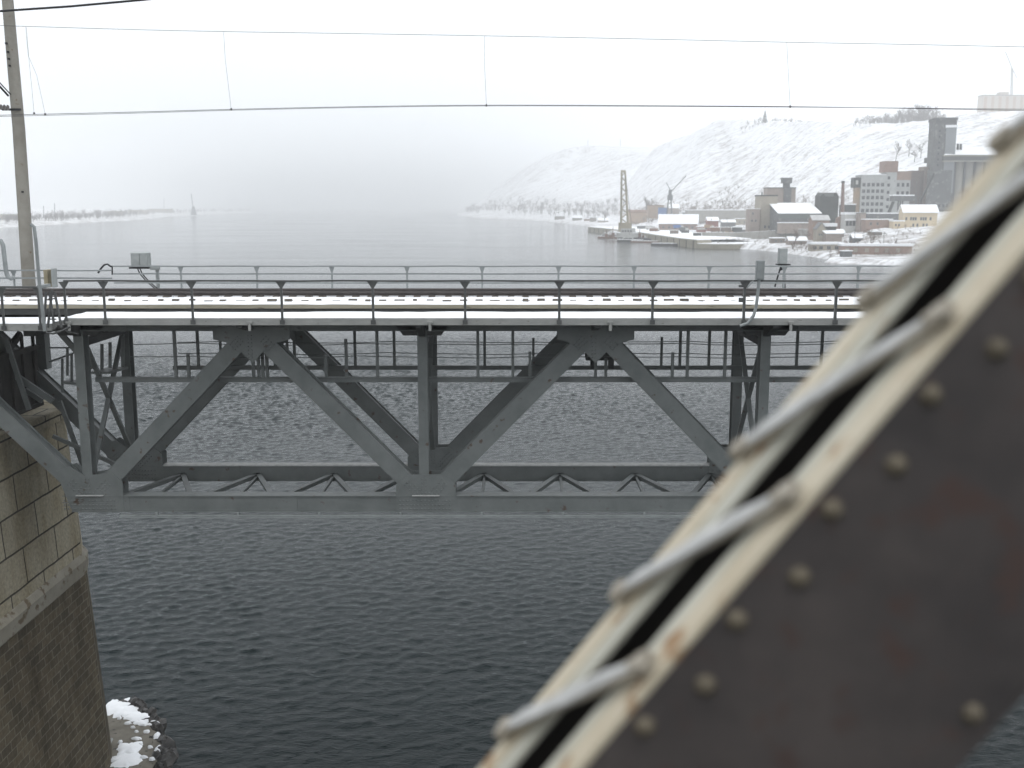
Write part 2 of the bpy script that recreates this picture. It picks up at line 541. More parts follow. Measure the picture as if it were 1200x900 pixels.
# stations from the near right bank to the far headland: shore, bank, mid, toe, crest, back
ST_ = [
    [(700, 200, -1.5), (704, 215, 3), (720, 330, 8), (900, 620, 30), (1000, 860, 112), (2000, 1500, 125)],
    [(330, 330, -1.5), (334, 342, 3), (350, 430, 8), (520, 700, 30), (640, 980, 113), (1400, 1700, 125)],
    [(138, 397, -1.5), (143, 405, 1.7), (172, 470, 3.2), (330, 790, 33), (475, 1090, 116), (1050, 1850, 126)],
    [(131, 440, -1.5), (136, 448, 1.7), (165, 520, 4), (290, 830, 29), (436, 1120, 111), (980, 1950, 124)],
    [(126, 520, -1.5), (132, 528, 2.2), (172, 690, 6), (262, 880, 24), (390, 1190, 113), (920, 2050, 124)],
    [(117, 556, -1.5), (121, 562, 2.4), (152, 760, 5), (235, 940, 20), (355, 1300, 124), (860, 2200, 130)],
    [(98, 602, -1.5), (100, 606, 3.4), (132, 850, 5), (205, 1050, 20), (330, 1420, 133), (820, 2350, 146)],
    [(72, 946, -1.5), (75, 949, 3.4), (112, 1050, 5), (165, 1200, 18), (308, 1600, 149), (800, 2500, 155)],
    [(80, 1270, -1.5), (85, 1276, 2.2), (125, 1330, 4), (165, 1420, 14), (298, 1720, 143), (800, 2600, 150)],
    [(58, 1570, -1.5), (63, 1575, 2), (95, 1640, 5), (150, 1720, 16), (246, 1900, 118), (820, 2700, 150)],
    [(10, 1850, -1.5), (15, 1855, 2), (42, 1880, 6), (110, 1950, 20), (330, 2130, 92), (900, 2750, 150)],
    [(-55, 2060, -1.5), (-50, 2066, 2), (-20, 2110, 6), (45, 2250, 25), (215, 2500, 161), (900, 2900, 165)],
    [(-110, 2500, -1.5), (-105, 2506, 2), (-80, 2520, 6), (-35, 2560, 20), (118, 2620, 158), (900, 3100, 165)],
    [(-150, 2900, -1.5), (-145, 2903, 2), (-125, 2905, 5), (-95, 2900, 18), (29, 2780, 118), (800, 3300, 160)],
    [(-165, 3200, -1.5), (-160, 3200, 2), (-150, 3180, 4), (-130, 3150, 10), (-52, 2950, 63), (700, 3600, 150)],
    [(-150, 3420, -1.5), (-145, 3410, 2), (-135, 3370, 3), (-115, 3300, 5), (-60, 3150, 26), (600, 3900, 120)],
]


def build_right_bank():
    S = np.array(ST_, float)                     # stations x 6 x 3
    ns = []
    for i in range(len(S) - 1):
        d = np.linalg.norm(S[i + 1, 4] - S[i, 4])
        ns.append(int(max(12, d / 5.0)))
    flat = catmull(S.reshape(len(S), -1), ns).reshape(-1, 6, 3)
    segs = [4, 16, 16, 46, 16]
    rows = []
    tpar = []
    for k in range(5):
        for t in np.arange(segs[k]) / segs[k]:
            rows.append(flat[:, k] * (1 - t) + flat[:, k + 1] * t)
            tpar.append(k + t)
    rows.append(flat[:, 5]); tpar.append(5.0)
    G = np.stack(rows, 1)                        # stations x rows x 3
    tp = np.array(tpar)[None, :].repeat(G.shape[0], 0)
    u = np.concatenate([[0], np.cumsum(np.linalg.norm(np.diff(flat[:, 4], axis=0), axis=1))])
    U = u[:, None].repeat(G.shape[1], 1)
    dv = np.linalg.norm(np.diff(G, axis=1), axis=2)
    Vv = np.concatenate([np.zeros((G.shape[0], 1)), np.cumsum(dv, 1)], 1)
    # round the crest, cut rills down the slope, ruffle the flats
    slope = np.clip(tp - 3, 0, 1) * np.clip(4.35 - tp, 0, 1)
    env = np.where((tp > 3) & (tp < 4.3), np.sin(np.clip((tp - 3) / 1.3, 0, 1) * np.pi), 0)
    US = U + Vv * 0.55
    rill = fnoise(US / 46.0, Vv / 210.0, 3, 5) * 7 + np.abs(fnoise(US / 17.0, Vv / 130.0, 9, 3)) * -5.5
    G[:, :, 2] += env * rill
    G[:, :, 0] += env * fnoise(U / 30.0, Vv / 60.0, 21, 3) * 9
    flats = np.clip(tp - 0.9, 0, 1) * np.clip(3.3 - tp, 0, 1)
    G[:, :, 2] += flats * fnoise(G[:, :, 0] / 14.0, G[:, :, 1] / 14.0, 31, 4) * 1.6
    top = np.clip(tp - 3.9, 0, 1)
    G[:, :, 2] += top * fnoise(G[:, :, 0] / 90.0, G[:, :, 1] / 90.0, 41, 3) * 3.5
    sh = np.clip(1.3 - tp, 0, 1)
    G[:, :, 0] += sh * fnoise(U / 9.0, Vv / 9.0, 51, 3) * 4
    # how bare of snow each place is
    bare = 0.03 * np.ones_like(tp)
    bare += np.where((tp < 1.2), 0.10, 0)
    bare += np.clip(1 - np.abs(tp - 2.9) / 0.35, 0, 1) * 0.16
    bare += np.where((tp > 1.2) & (tp < 2.6), 0.0, 0)
    bare += env * (0.045 + 0.2 * fnoise(U / 160.0, Vv / 160.0, 61, 2))
    near = np.clip((700 - G[:, :, 1]) / 250, 0, 1)
    bare += near * np.where((tp > 1.2) & (tp < 2.2), 0.12, 0)
    bare += np.where((tp > 1.3) & (tp < 2.9), 0.10 * fnoise(G[:, :, 0] / 45.0, G[:, :, 1] / 45.0, 91, 3) + 0.06, 0)
    nS, nR = G.shape[:2]
    a = (np.arange(nS - 1)[:, None] * nR + np.arange(nR - 1)[None, :]).ravel()
    Q = np.stack([a, a + nR, a + nR + 1, a + 1], -1)
    me = bpy.data.meshes.new('hill')
    V = G.reshape(-1, 3)
    me.vertices.add(len(V)); me.vertices.foreach_set('co', V.astype(np.float32).ravel())
    me.loops.add(Q.size); me.loops.foreach_set('vertex_index', Q.astype(np.int32).ravel())
    me.polygons.add(len(Q))
    me.polygons.foreach_set('loop_start', np.arange(0, Q.size, 4, dtype=np.int32))
    me.polygons.foreach_set('loop_total', np.full(len(Q), 4, np.int32))
    me.update(calc_edges=True)
    me.polygons.foreach_set('use_smooth', np.ones(len(Q), bool))
    uvl = me.uv_layers.new(name='UVMap')
    UVv = np.stack([U + Vv * 0.55, Vv], -1).reshape(-1, 2)
    uvl.data.foreach_set('uv', UVv[Q.ravel()].astype(np.float32).ravel())
    at = me.attributes.new('bare', 'FLOAT', 'POINT')
    at.data.foreach_set('value', bare.astype(np.float32).ravel())
    me.materials.append(HILL)
    o = bpy.data.objects.new('hill', me); COL.objects.link(o)
    tag(o, kind='structure')
    bvh = BVHTree.FromPolygons([tuple(p) for p in V], [tuple(q) for q in Q])
    return bvh


HBVH = build_right_bank()


def ground(x, y, default=4.0):
    hit = HBVH.ray_cast(Vector((x, y, 600)), Vector((0, 0, -1)))
    return hit[0].z if hit[0] is not None else default


def build_left_bank():
    pts = [(-60, 272), (0, 267), (75, 262.5), (125, 259.5), (175, 256.2), (212, 253), (260, 250.5), (300, 249)]
    sh = catmull([tuple(on_z(px, py, 0))[:2] for px, py in pts], 40)
    offs = [(-6, -1.5), (0, 0.3), (10, 2.6), (40, 3.6), (120, 5), (300, 7), (900, 16), (2500, 50)]
    rows = []
    for d, z in offs:
        P = np.zeros((len(sh), 3)); P[:, 0] = sh[:, 0] - d; P[:, 1] = sh[:, 1] + d * 0.15
        P[:, 0] += (fnoise(np.arange(len(sh)) / 6.0, np.full(len(sh), d / 50.0), 71, 3)) * 14
        P[:, 2] = z + (fnoise(P[:, 0] / 40, P[:, 1] / 40, 75, 3) * min(4, max(0, d / 12)))
        rows.append(P)
    G = np.stack(rows, 1)
    nS, nR = G.shape[:2]
    mb = MB()
    fs = [(i * nR + j, i * nR + j + 1, (i + 1) * nR + j + 1, (i + 1) * nR + j) for i in range(nS - 1) for j in range(nR - 1)]
    mb.add(G.reshape(-1, 3).tolist(), fs, 0, True)
    o = mb.build('far_bank', mat('bank_snow', (0.83, 0.84, 0.85), 0.9, (0.33, 0.31, 0.29), 0.03, 0.25, third=(0.25, 0.23, 0.21), third_cut=0.56))
    tag(o, kind='structure')
    return sh


LEFT_SHORE = build_left_bank()

# river bed below everything, so the ground is one closed sheet under the water
mb = MB(); mb.add([(-6990, -1490, -4), (6990, -1490, -4), (6990, 9490, -4), (-6990, 9490, -4)], [(0, 1, 2, 3)])
tag(mb.build('ground', mat('river_bed', (0.05, 0.05, 0.045), 0.9)), kind='structure')

# ------------------------------------------------------------------ falling-snow haze
hz = MB(); hz.box((-7400, -1900, -5.0), (7400, 9900, 250))
hm = bpy.data.materials.new('snow_haze'); hm.use_nodes = True
hn = hm.node_tree.nodes; hn.clear()
ho = hn.new('ShaderNodeOutputMaterial')
pv = hn.new('ShaderNodeVolumePrincipled')
pv.inputs['Color'].default_value = (0.985, 0.992, 1.0, 1)
pv.inputs['Density'].default_value = 0.00047
pv.inputs['Anisotropy'].default_value = 0.0
hm.node_tree.links.new(pv.outputs['Volume'], ho.inputs['Volume'])
haze = hz.build('haze', hm)
haze['kind'] = 'stuff'

# ================================================================== RAILWAY BRIDGE
YR = 30.0                                  # near railing
YN, YF = 31.55, 35.25                      # centre planes of the near and far truss
YFR = 37.2                                 # far railing
ZD = zat(373, YR)                          # walkway level
ZFB = zat(381, YR)                         # underside of the walkway edge
ZRT = zat(329, YR)                         # top of railing
PAN = (on_y(500, 590, YN).x - on_y(110, 590, YN).x) / 2
X0 = on_y(110, 590, YN).x                  # lower node over the pier side
ZLT, ZLB = zat(581, YN - .25), zat(600, YN - .25)      # lower chord
ZLC = (ZLT + ZLB) / 2
ZUB = zat(388, YN - .25)                   # underside of upper chord
ZUT = ZFB - 0.02
ZUC = (ZUT + ZUB) / 2
XJ = on_y(74, 375, YR).x                   # expansion joint with the next span
XR = X0 + PAN * 9                          # right-hand end of what is built
XL = X0 - PAN                              # end post over the pier

ZPT = zat(474, 36.8)                       # top of the pier stonework

bridge = empty('rail_bridge', (X0, 33.4, ZLB), 'long grey steel truss railway bridge carrying a snowy single track across the river', 'bridge')


def xk(k): return X0 + PAN * k


def chord(name, Yc, za, zb, xa, xb, w=.44):
    m = MB()
    m.box((xa, Yc - w / 2, za), (xb, Yc + w / 2, zb))
    # flange lips and a drip line of joints, so that the edge is not one clean box
    m.box((xa, Yc - w / 2 - .035, zb - .03), (xb, Yc - w / 2, zb + .004))
    m.box((xa, Yc - w / 2 - .035, za - .004), (xb, Yc - w / 2, za + .03))
    x = xa + 1.3
    while x < xb:
        m.box((x, Yc - w / 2 - .012, za + .03), (x + .5, Yc - w / 2, zb - .03))
        x += PAN
    return m.build(name, STEEL, bridge)


for Yc in (YN, YF):
    chord('lower_chord', Yc, ZLB, ZLT, X0 - .6, XR)
    chord('upper_chord', Yc, ZUB, ZUT, XL - .4, XR, .4)

# thin pipe slung under the near lower chord
m = MB(); m.bar((X0 + .9, YN - .25, ZLB - .10), (XR, YN - .25, ZLB - .10), .12, .05); m.bar((X0 + .9, YN - .3, ZLB - .145), (XR, YN - .3, ZLB - .145), .09, .03)
x = X0 + 2
while x < XR:
    m.box((x, YN - .3, ZLB - .13), (x + .06, YN - .2, ZLB)); x += 2.5
m.build('cable_tray', STEEL3, bridge)


def diagonal(Yc, a, b, w=.50, t=.44):
    """built-up box member: two side plates, recessed web, so that its edges throw a line"""
    m = MB()
    a, b = Vector((a[0], Yc, a[1])), Vector((b[0], Yc, b[1]))
    m.bar(a, b, t - .06, w - .10, (0, 1, 0))
    for s in (-1, 1):
        m.bar(a + Vector((0, s * (t / 2 - .015), 0)), b + Vector((0, s * (t / 2 - .015), 0)), .03, w, (0, 1, 0))
    return m.build('diagonal', STEEL, bridge)


for Yc in (YN, YF):
    for k in range(-1, 9):
        lo = k % 2 == 0
        a = (xk(k), ZLC + .1 if lo else ZUC - .1)
        b = (xk(k + 1), ZUC - .1 if lo else ZLC + .1)
        diagonal(Yc, a, b)
    for k in range(0, 9, 2):
        m = MB()
        W = .30 if Yc == YN else .30
        x = xk(k) - .05
        for s in (-1, 1):
            m.box((x - W / 2, Yc + s * .19 - .02, ZLT - .05), (x + W / 2, Yc + s * .19 + .02, ZUB + .02))
        m.box((x - .02, Yc - .17, ZLT - .05), (x + .02, Yc + .17, ZUB + .02))
        z = ZLT + .4
        while z < ZUB - .3:
            m.box((x - W / 2 + .02, Yc - .168, z), (x - .02, Yc - .15, z + .25)); z += .9
        m.build('vertical_post', STEEL, bridge)
    # end post over the pier
    m = MB(); m.box((XL - .25, Yc - .22, zat(478, 36)), (XL + .25, Yc + .22, ZUB)); m.build('end_post', STEEL, bridge)

# gusset plates with their rivet fields
def gusset(Yc, k, lower):
    m = MB()
    x = xk(k)
    front = Yc - .22
    if lower:
        half, zb, zt = .92, ZLB - .01, ZLT + .62
        if k == 0: poly = [(-1.0, zt + .15), (-.62, ZLB + .12), (-.45, zb), (1.02, zb), (1.02, ZLT + .45), (.65, zt + .12), (-.1, zt - .0), (-.55, zt + .3)]
        else: poly = [(-half, zb), (half, zb), (half, zt - .28), (.58, zt + .05), (-.58, zt + .05), (-half, zt - .28)]
    else:
        half, zt, zb = 1.15, ZUT - .03, ZUB - .35
        poly = [(-half, zt), (-half, zb + .1), (-.55, zb - .05), (0, zb - .62), (.55, zb - .05), (half, zb + .1), (half, zt)]
    for f, t in ((front - .028, .024), (Yc + .224, .024)):
        m.prism([(x + px, f, pz) for px, pz in poly], (0, t, 0))
    # rivets
    def rows(cx, cz, dx, dz, n, mrow):
        L_ = math.hypot(dx, dz); dx, dz = dx / L_, dz / L_
        for i in range(n):
            for j in range(mrow):
                off = (j - (mrow - 1) / 2) * .105
                m.dome((x + cx + dx * i * .11 - dz * off, front - .028, cz + dz * i * .11 + dx * off), (0, -1, 0), .027, .022, 6)
    ang = math.atan2(ZUC - ZLC - .2, PAN)
    ca, sa = math.cos(ang), math.sin(ang)
    if lower:
        rows(-.8, ZLB + .1, 1, 0, 15, 1); rows(-.8, ZLB + .22, 1, 0, 15, 1); rows(-.8, ZLB + .36, 1, 0, 15, 1)
        rows(.18, ZLC + .28, ca, sa, 6, 3); rows(-.18, ZLC + .28, -ca, sa, 6, 3)
        rows(-.06, ZLT + .1, 0, 1, 5, 2)
        m.box((x - .85, front - .034, ZLT - .02), (x + .85, front - .029, ZLT + .0))
        m.box((x - .86, front - .032, ZLB + .28), (x + .86, front - .0285, ZLB + .31))
    else:
        rows(.35, zb + .1, ca, -sa, 4, 3); rows(-.35, zb + .1, -ca, -sa, 4, 3)
        rows(-.06, zb - .45, 0, 1, 7, 2); rows(-1.0, zt - .14, 1, 0, 19, 1)
    return m.build('gusset_plate', STEEL, bridge)


for Yc in (YN, YF):
    for k in range(0, 9):
        gusset(Yc, k, k % 2 == 0)

# a ledge of snow on the lower nodes
for k in (0, 2, 4):
    m = MB(); m.box((xk(k) - .42, YN - .32, ZLT + .002), (xk(k) + .42, YN - .255, ZLT + .022)); m.build('snow_ledge', FROST, bridge)
m = MB(); m.box((X0 + 1.0, YF - .2, ZLT + .002), (XR, YF + .2, ZLT + .03)); m.build('snow_ledge', FROST, bridge)

# lower lateral bracing: zigzag between the chords
zb_ = ZLC - .05
x = X0 + .4
i = 0
ya, yb = YN + .22, YF - .22
while x < XR - 1.5:
    h_ = PAN / 4
    for p, q in (((x, ya), (x + h_, yb)), ((x + h_, yb), (x + 2 * h_, ya))):
        m = MB(); m.bar((p[0], p[1], zb_), (q[0], q[1], zb_), .12, .12, (0, 0, 1)); m.bar((p[0], p[1], zb_ + .07), (q[0], q[1], zb_ + .07), .02, .17, (0, 0, 1))
        m.build('lateral_brace', STEEL, bridge)
    m = MB(); m.bar((x + h_, ya, zb_ - .02), (x + h_ + .02, yb, zb_ - .02), .10, .08, (0, 0, 1)); m.build('lateral_strut', STEEL, bridge)
    x += PAN / 2
# sway bracing between the two trusses, at each vertical
for k in range(0, 9, 2):
    x = xk(k) - .05
    for s in (0, 1):
        p = (x, YN + .2, ZLT + .6 if s else ZUB - .35); q = (x, YF - .2, ZUB - .35 if s else ZLT + .6)
        m = MB(); m.bar(p, q, .14, .09, (1, 0, 0)); m.build('sway_brace', STEEL, bridge)
    m = MB(); m.box((x - .1, YN + .2, ZUB - .5), (x + .1, YF - .2, ZUB - .28)); m.build('sway_strut', UNDER, bridge)
for k in range(1, 9, 2):
    m = MB(); m.box((xk(k) - .1, YN + .2, ZUB - .12), (xk(k) + .1, YF - .2, ZUB + .12)); m.build('sway_strut', UNDER, bridge)

# deck: cross beams with cantilever brackets, slab, snow
def deck_set(par, xa, xb, dz, side_near=True, ynear=YR):
    m = MB()
    m.box((xa, ynear - .02, ZFB + dz), (xb, ynear + .1, ZD + dz))                    # edge beam
    x = xa + .8
    while x < xb:                                                                    # joints between the slabs
        m.box((x, ynear - .026, ZFB + dz + .004), (x + .02, ynear - .02, ZD + dz - .002)); x += 1.3
    m.box((xa, ynear + .1, ZFB + dz + .06), (xb, 31.75, ZD + dz - .004))
    m.build('walkway_slab', SLAB, par)
    n = MB(); n.box((xa, 36.5, ZFB + .06 + dz), (xb, YFR + .1, ZD + dz)); n.build('walkway_slab', SLAB, par)
    s = MB()
    nx = int((xb - xa) / .12); ny = 10
    vs, fs = [], []
    for i in range(nx + 1):
        for j in range(ny + 1):
            xx = xa + (xb - xa) * i / nx; yy = ynear + .03 + (31.78 - ynear - .03) * j / ny
            zz = ZD + dz + .012 + .055 * float(fnoise(xx * 1.1, yy * 2.3, 81, 3)) + .018
            if j in (0, ny): zz = ZD + dz + .003
            vs.append((xx, yy, zz))
    for i in range(nx):
        for j in range(ny):
            a = i * (ny + 1) + j
            fs.append((a, a + ny + 1, a + ny + 2, a + 1))
    s.add(vs, fs, 0, True)
    s.build('snow_cover', SNOW, par)
    s2 = MB(); s2.box((xa, 36.52, ZD + dz + .003), (xb, YFR + .05, ZD + dz + .04)); s2.build('snow_cover', SNOW, par)


deck_set(bridge, XJ + .03, XR, 0)
m = MB()
m.box((XJ + .05, 30.3, ZFB - .02), (XR, 37.0, ZFB + .05))       # deck plate seen from below
m.build('deck_plate', UNDER, bridge)
for k in range(0, 10):
    x = xk(k) - .05
    half = .62 if k % 2 == 0 else .95
    m = MB()
    zlow = ZUB - .16 if k % 2 == 0 else ZUB + .02
    # bracket: deep over the truss, tapering outwards, and a saddle along the chord
    m.prism([(x - .09, 30.15, ZFB - .02), (x - .09, 30.15, ZFB - .1), (x - .09, 31.3, zlow), (x - .09, 35.5, zlow), (x - .09, 37.0, ZFB - .1), (x - .09, 37.0, ZFB - .02)], (.18, 0, 0))
    m.build('deck_beam', UNDER, bridge)
    if k % 2 == 0:
        for Yc in (YN, YF):
            m = MB()
            m.prism([(x - half - .25, Yc - .2, ZUT - .02), (x - half + .05, Yc - .2, zlow + .02), (x + half - .05, Yc - .2, zlow + .02), (x + half + .25, Yc - .2, ZUT - .02)], (0, .4, 0))
            m.build('post_head', UNDER, bridge)
    # drain spout on the edge beam
    m = MB(); m.tube([(x + .35, 29.95, ZD - .1), (x + .35, 29.93, ZFB - .16)], .045, 8); m.box((x + .27, 29.9, ZD - .14), (x + .43, 29.98, ZD - .08)); m.build('drain_spout', SLAB, bridge)


# railings
def railing(par, xs, Y, zt, zb, mtl, name='railing', mid=None, xa=None, xb=None, bright=1):
    m = MB()
    xa = xs[0] if xa is None else xa
    xb = xs[-1] if xb is None else xb
    n = max(2, int((xb - xa) / 1.3))
    pts = [(xa + (xb - xa) * i / n, Y, zt + .008 * math.sin(i * 2.3)) for i in range(n + 1)]
    for a, b in zip(pts[:-1], pts[1:]):
        m.bar(a, b, .075, .05, (0, 1, 0))
    for mz in (mid or []):
        pts = [(xa + (xb - xa) * i / n, Y + .02, mz + .006 * math.sin(i * 1.7)) for i in range(n + 1)]
        for a, b in zip(pts[:-1], pts[1:]):
            m.bar(a, b, .04, .055, (0, 1, 0))
    r = m.build(name, mtl, par)
    for x in xs:
        p = MB()
        p.box((x - .035, Y - .012, zb), (x + .035, Y + .012, zt - .02))
        p.box((x - .035, Y + .012, zb), (x - .020, Y + .07, zt - .02))
        fl_ = .15 if Y < 33 else .10
        p.prism([(x - fl_, Y - .016, zt - .025), (x - .035, Y - .016, zt - .2), (x + .035, Y - .016, zt - .2), (x + fl_, Y - .016, zt - .025)], (0, .012, 0))
        p.box((x - .07, Y - .03, zb), (x + .07, Y - .013, zb + .12))
        p.build('railing_post', mtl, r)
    return r


near_px = [76, 122, 225, 330, 437, 545, 655.5, 765, 872.5, 980]
xs = [on_y(p, 350, YR - .05).x for p in near_px]
step = xs[-1] - xs[-2]
while xs[-1] + step < XR: xs.append(xs[-1] + step)
railing(bridge, xs, YR - .05, ZRT, ZFB + .03, STEEL2, 'near_railing' if False else 'railing', xb=XR)
far_px = [212, 301, 389, 477, 565, 654.5, 743, 831, 919, 1006]
xs = [on_y(p, 320, YFR).x for p in far_px]
step = xs[-1] - xs[-2]
while xs[-1] + step < XR: xs.append(xs[-1] + step)
while xs[0] - step > XJ - .5: xs.insert(0, xs[0] - step)
railing(bridge, xs, YFR, zat(312, YFR), ZD, STEEL3, 'railing', mid=[zat(321, YFR), zat(331.5, YFR)], xa=XJ - 1.2, xb=XR)

# inspection gallery slung between the trusses
gal = MB()
ga, gb = YN + .55, YF - .35
zga, zgb = zat(445, ga), zat(430, gb)
gal.box((X0 + .1, ga - .06, zga - .07), (XR, ga + .06, zga + .07)); gal.box((X0 + .1, ga - .09, zga + .06), (XR, ga + .09, zga + .085))
gal.box((X0 + 1.6, gb - .06, zgb - .08), (XR, gb + .06, zgb + .05)); gal.box((X0 + 1.6, gb - .09, zgb - .085), (XR, gb + .09, zgb - .06))
g = gal.build('inspection_gallery', STEEL, bridge)
for px in (205, 442, 560, 601, 806, 850, 1045):
    x = on_y(px, 410, ga).x
    h = MB(); h.box((x - .045, ga - .04, zga), (x + .045, ga + .04, ZFB - .03)); h.build('hanger', STEEL, g)
for px in (232, 416, 462, 505, 568, 797, 831, 934, 963, 345):
    x = on_y(px, 410, gb).x
    h = MB(); h.box((x - .045, gb - .04, zgb), (x + .045, gb + .04, ZFB - .03)); h.build('hanger', STEEL, g)
for px, pt in ((221, 415), (297, 420), (303, 412), (308, 412), (313, 412), (382, 415), (406, 397), (621, 412), (788, 413), (698, 420), (710, 420)):
    x = on_y(px, 430, ga).x
    h = MB(); h.box((x - .045, ga - .04, zga), (x + .045, ga + .04, zat(pt, ga))); h.build('handrail_post', STEEL, g)
for px, pt in ((259, 398), (337, 397), (322, 403), (625, 396), (775, 395), (694, 420)):
    x = on_y(px, 420, gb).x
    h = MB(); h.box((x - .04, gb - .04, zgb), (x + .04, gb + .04, zat(pt, gb))); h.build('handrail_post', STEEL, g)
for Yg, pys in ((ga, (403.5, 418.5)), (gb, (401, 414.5))):
    for j, py in enumerate(pys):
        h = MB()
        pts = []
        xx = X0 + (1.2 if Yg == ga else 1.8)
        i = 0
        while xx < XR:
            pts.append((xx, Yg - .05, zat(py, Yg) + .02 * math.sin(i * .9 + j) + (.03 if i % 5 == 2 else 0))); xx += 1.0; i += 1
        h.tube(pts, .014, 5); h.build('guard_cable', STEEL, g)
# dark junction box and beam stub near the second upper node
h = MB(); h.box((on_y(686, 415, 33.5).x, 33.2, zat(421, 33.5)), (on_y(723, 415, 33.5).x, 33.7, zat(413.5, 33.5))); h.box((on_y(692, 415, 33.5).x, 33.3, zat(431, 33.5)), (on_y(698, 415, 33.5).x, 33.6, zat(421, 33.5)))
h.box((on_y(713, 415, 33.5).x, 33.3, zat(431, 33.5)), (on_y(719, 415, 33.5).x, 33.6, zat(421, 33.5)))
h.build('junction_box', UNDER, bridge, bevel=.01)
# braces and gangway beside the pier
for (a, b, Yb, w) in (((70, 470), (98, 548), 34.6, .13), ((62, 511), (140, 546), 34.2, .12), ((66, 385), (108, 432), 32.6, .16), ((50, 470), (2, 440), 34.0, .16), ((3, 430), (62, 470), 33.4, .2), ((6, 395), (34, 480), 33.0, .14)):
    m = MB(); m.bar(on_y(*a, Yb), on_y(*b, Yb), .1, w, (0, 1, 0)); m.build('brace', STEEL, bridge)
gg = MB()
p0, p1 = on_y(58, 424, 33.5), on_y(97, 410, 35.4)
gg.bar(p0, p1, .05, .06); gg.bar(on_y(77, 447, 34), on_y(98, 449, 34), .5, .08)
for px, pt, pb in ((73, 420, 460), (79, 408, 440), (84, 414, 450), (95, 412, 445)):
    gg.bar(on_y(px, pt, 34), on_y(px, pb, 34), .05, .07)
gg.bar(on_y(58, 407.5, 35.5), on_y(98, 407.5, 35.5), .05, .05)
gg.bar(on_y(116, 437, 33.2), on_y(140, 431, 34.7), .6, .07, (1, 0, 0))
for px, pt, pb in ((119.5, 403, 434), (129, 401, 431), (144, 394, 430)):
    gg.bar(on_y(px, pt, 34), on_y(px, pb, 34), .06, .09)
gg.build('pier_gangway', STEEL, bridge)

# ------------------------------------------------------------------ next span, over the pier
DZ = zat(388, YR) - zat(381.5, YR)
span = empty('rail_bridge', (XJ - 6, 33.4, ZFB - 1), 'dark girder end of the next bridge span above the stone pier, at the left edge', 'bridge')
XE = -33.0
deck_set(span, XE, XJ - .35, DZ)
m = MB(); m.box((XE, 30.4, ZFB + DZ - .02), (XJ - .4, 37.0, ZFB + DZ + .04)); m.build('deck_plate', UNDER, span)
for Yc in (YN + .2, YF):
    m = MB(); m.box((XE, Yc - .15, ZUB - .5), (XL - .6, Yc + .15, ZFB + DZ - .02)); m.box((XE, Yc - .3, ZUB - .52), (XL - .6, Yc + .3, ZUB - .46)); m.build('plate_girder', UNDER, span)
m = MB()
m.box((on_y(45, 400, 35.6).x, 35.4, zat(432, 35.6)), (on_y(55.5, 400, 35.6).x, 35.8, ZFB + DZ - .02)); m.build('end_post', STEEL, span)
m = MB(); m.box((on_y(30, 400, 33).x, 32.9, ZUB - .35), (on_y(44, 400, 33).x, 36, ZFB + DZ - .02)); m.build('cross_beam', UNDER, span)
for Yc in (YN, YF):
    m = MB(); m.box((XL - 1.2, Yc - .35, zat(474, 36.2)), (XL - .5, Yc + .35, zat(474, 36.2) + .5)); m.box((XL - 1.05, Yc - .25, zat(474, 36.2) + .5), (XL - .65, Yc + .25, ZUB - .5)); m.build('bearing', UNDER, span)
xs = [on_y(p, 360, YR - .05).x for p in (3, 46)]
while xs[0] - 2.6 > XE: xs.insert(0, xs[0] - 2.6)
for (xa_, xb_, ya_, yb_, za_, zb2_) in ((-24, -17.75, 32.6, 32.9, ZPT + 1.1, ZFB - .3), (-24, -17.4, 34.6, 34.85, ZPT + .9, ZFB - .3), (-17.7, -17.35, 31.9, 34.9, ZUB - 1.1, ZUB - .3), (-23, -16.9, 33.2, 33.8, ZPT + .42, ZPT + .95)):
    m = MB(); m.box((xa_, ya_, za_), (xb_, yb_, zb2_)); m.box((xa_, ya_ - .12, za_ - .05), (xb_, yb_ + .12, za_)); m.build('diaphragm', DARKIN, span)
m = MB(); m.box((-16.05, 31.9, ZPT + .36), (-16.0, 35.15, ZUB - 1.0)); m.box((-16.08, 31.9, ZPT + .3), (-15.9, 35.15, ZPT + .42)); m.box((-16.08, 31.9, ZUB - 1.05), (-15.9, 35.15, ZUB - .9))
for y_ in (32.4, 33.2, 34.0, 34.8): m.box((-16.0, y_ - .05, ZPT + .4), (-15.92, y_ + .05, ZUB - .5))
m.build('cross_frame', DARKIN, span)
for (x_, r0_) in ((-16.6, .5), (-17.9, .6)):
    m = MB(); m.bar((x_, 34.9, ZPT + .4), (x_ - 1.4, 33.2, ZUB - .4), .18, .22, (1, 0, 0)); m.bar((x_ - .8, 32.2, ZPT + .4), (x_ + .2, 34.9, ZUB - .5), .15, .2, (1, 0, 0)); m.build('sway_brace', UNDER, span)
ra = railing(span, xs, YR - .05, ZRT + DZ - .02, ZFB + DZ + .03, STEEL2, xa=XE, xb=on_y(55, 340, YR).x)
xs = [on_y(16, 320, YFR).x]
while xs[0] - 2.7 > XE: xs.insert(0, xs[0] - 2.7)
railing(span, xs, YFR, zat(317, YFR), ZD + DZ, STEEL3, mid=[zat(326, YFR)], xa=XE, xb=XJ - 1.25)
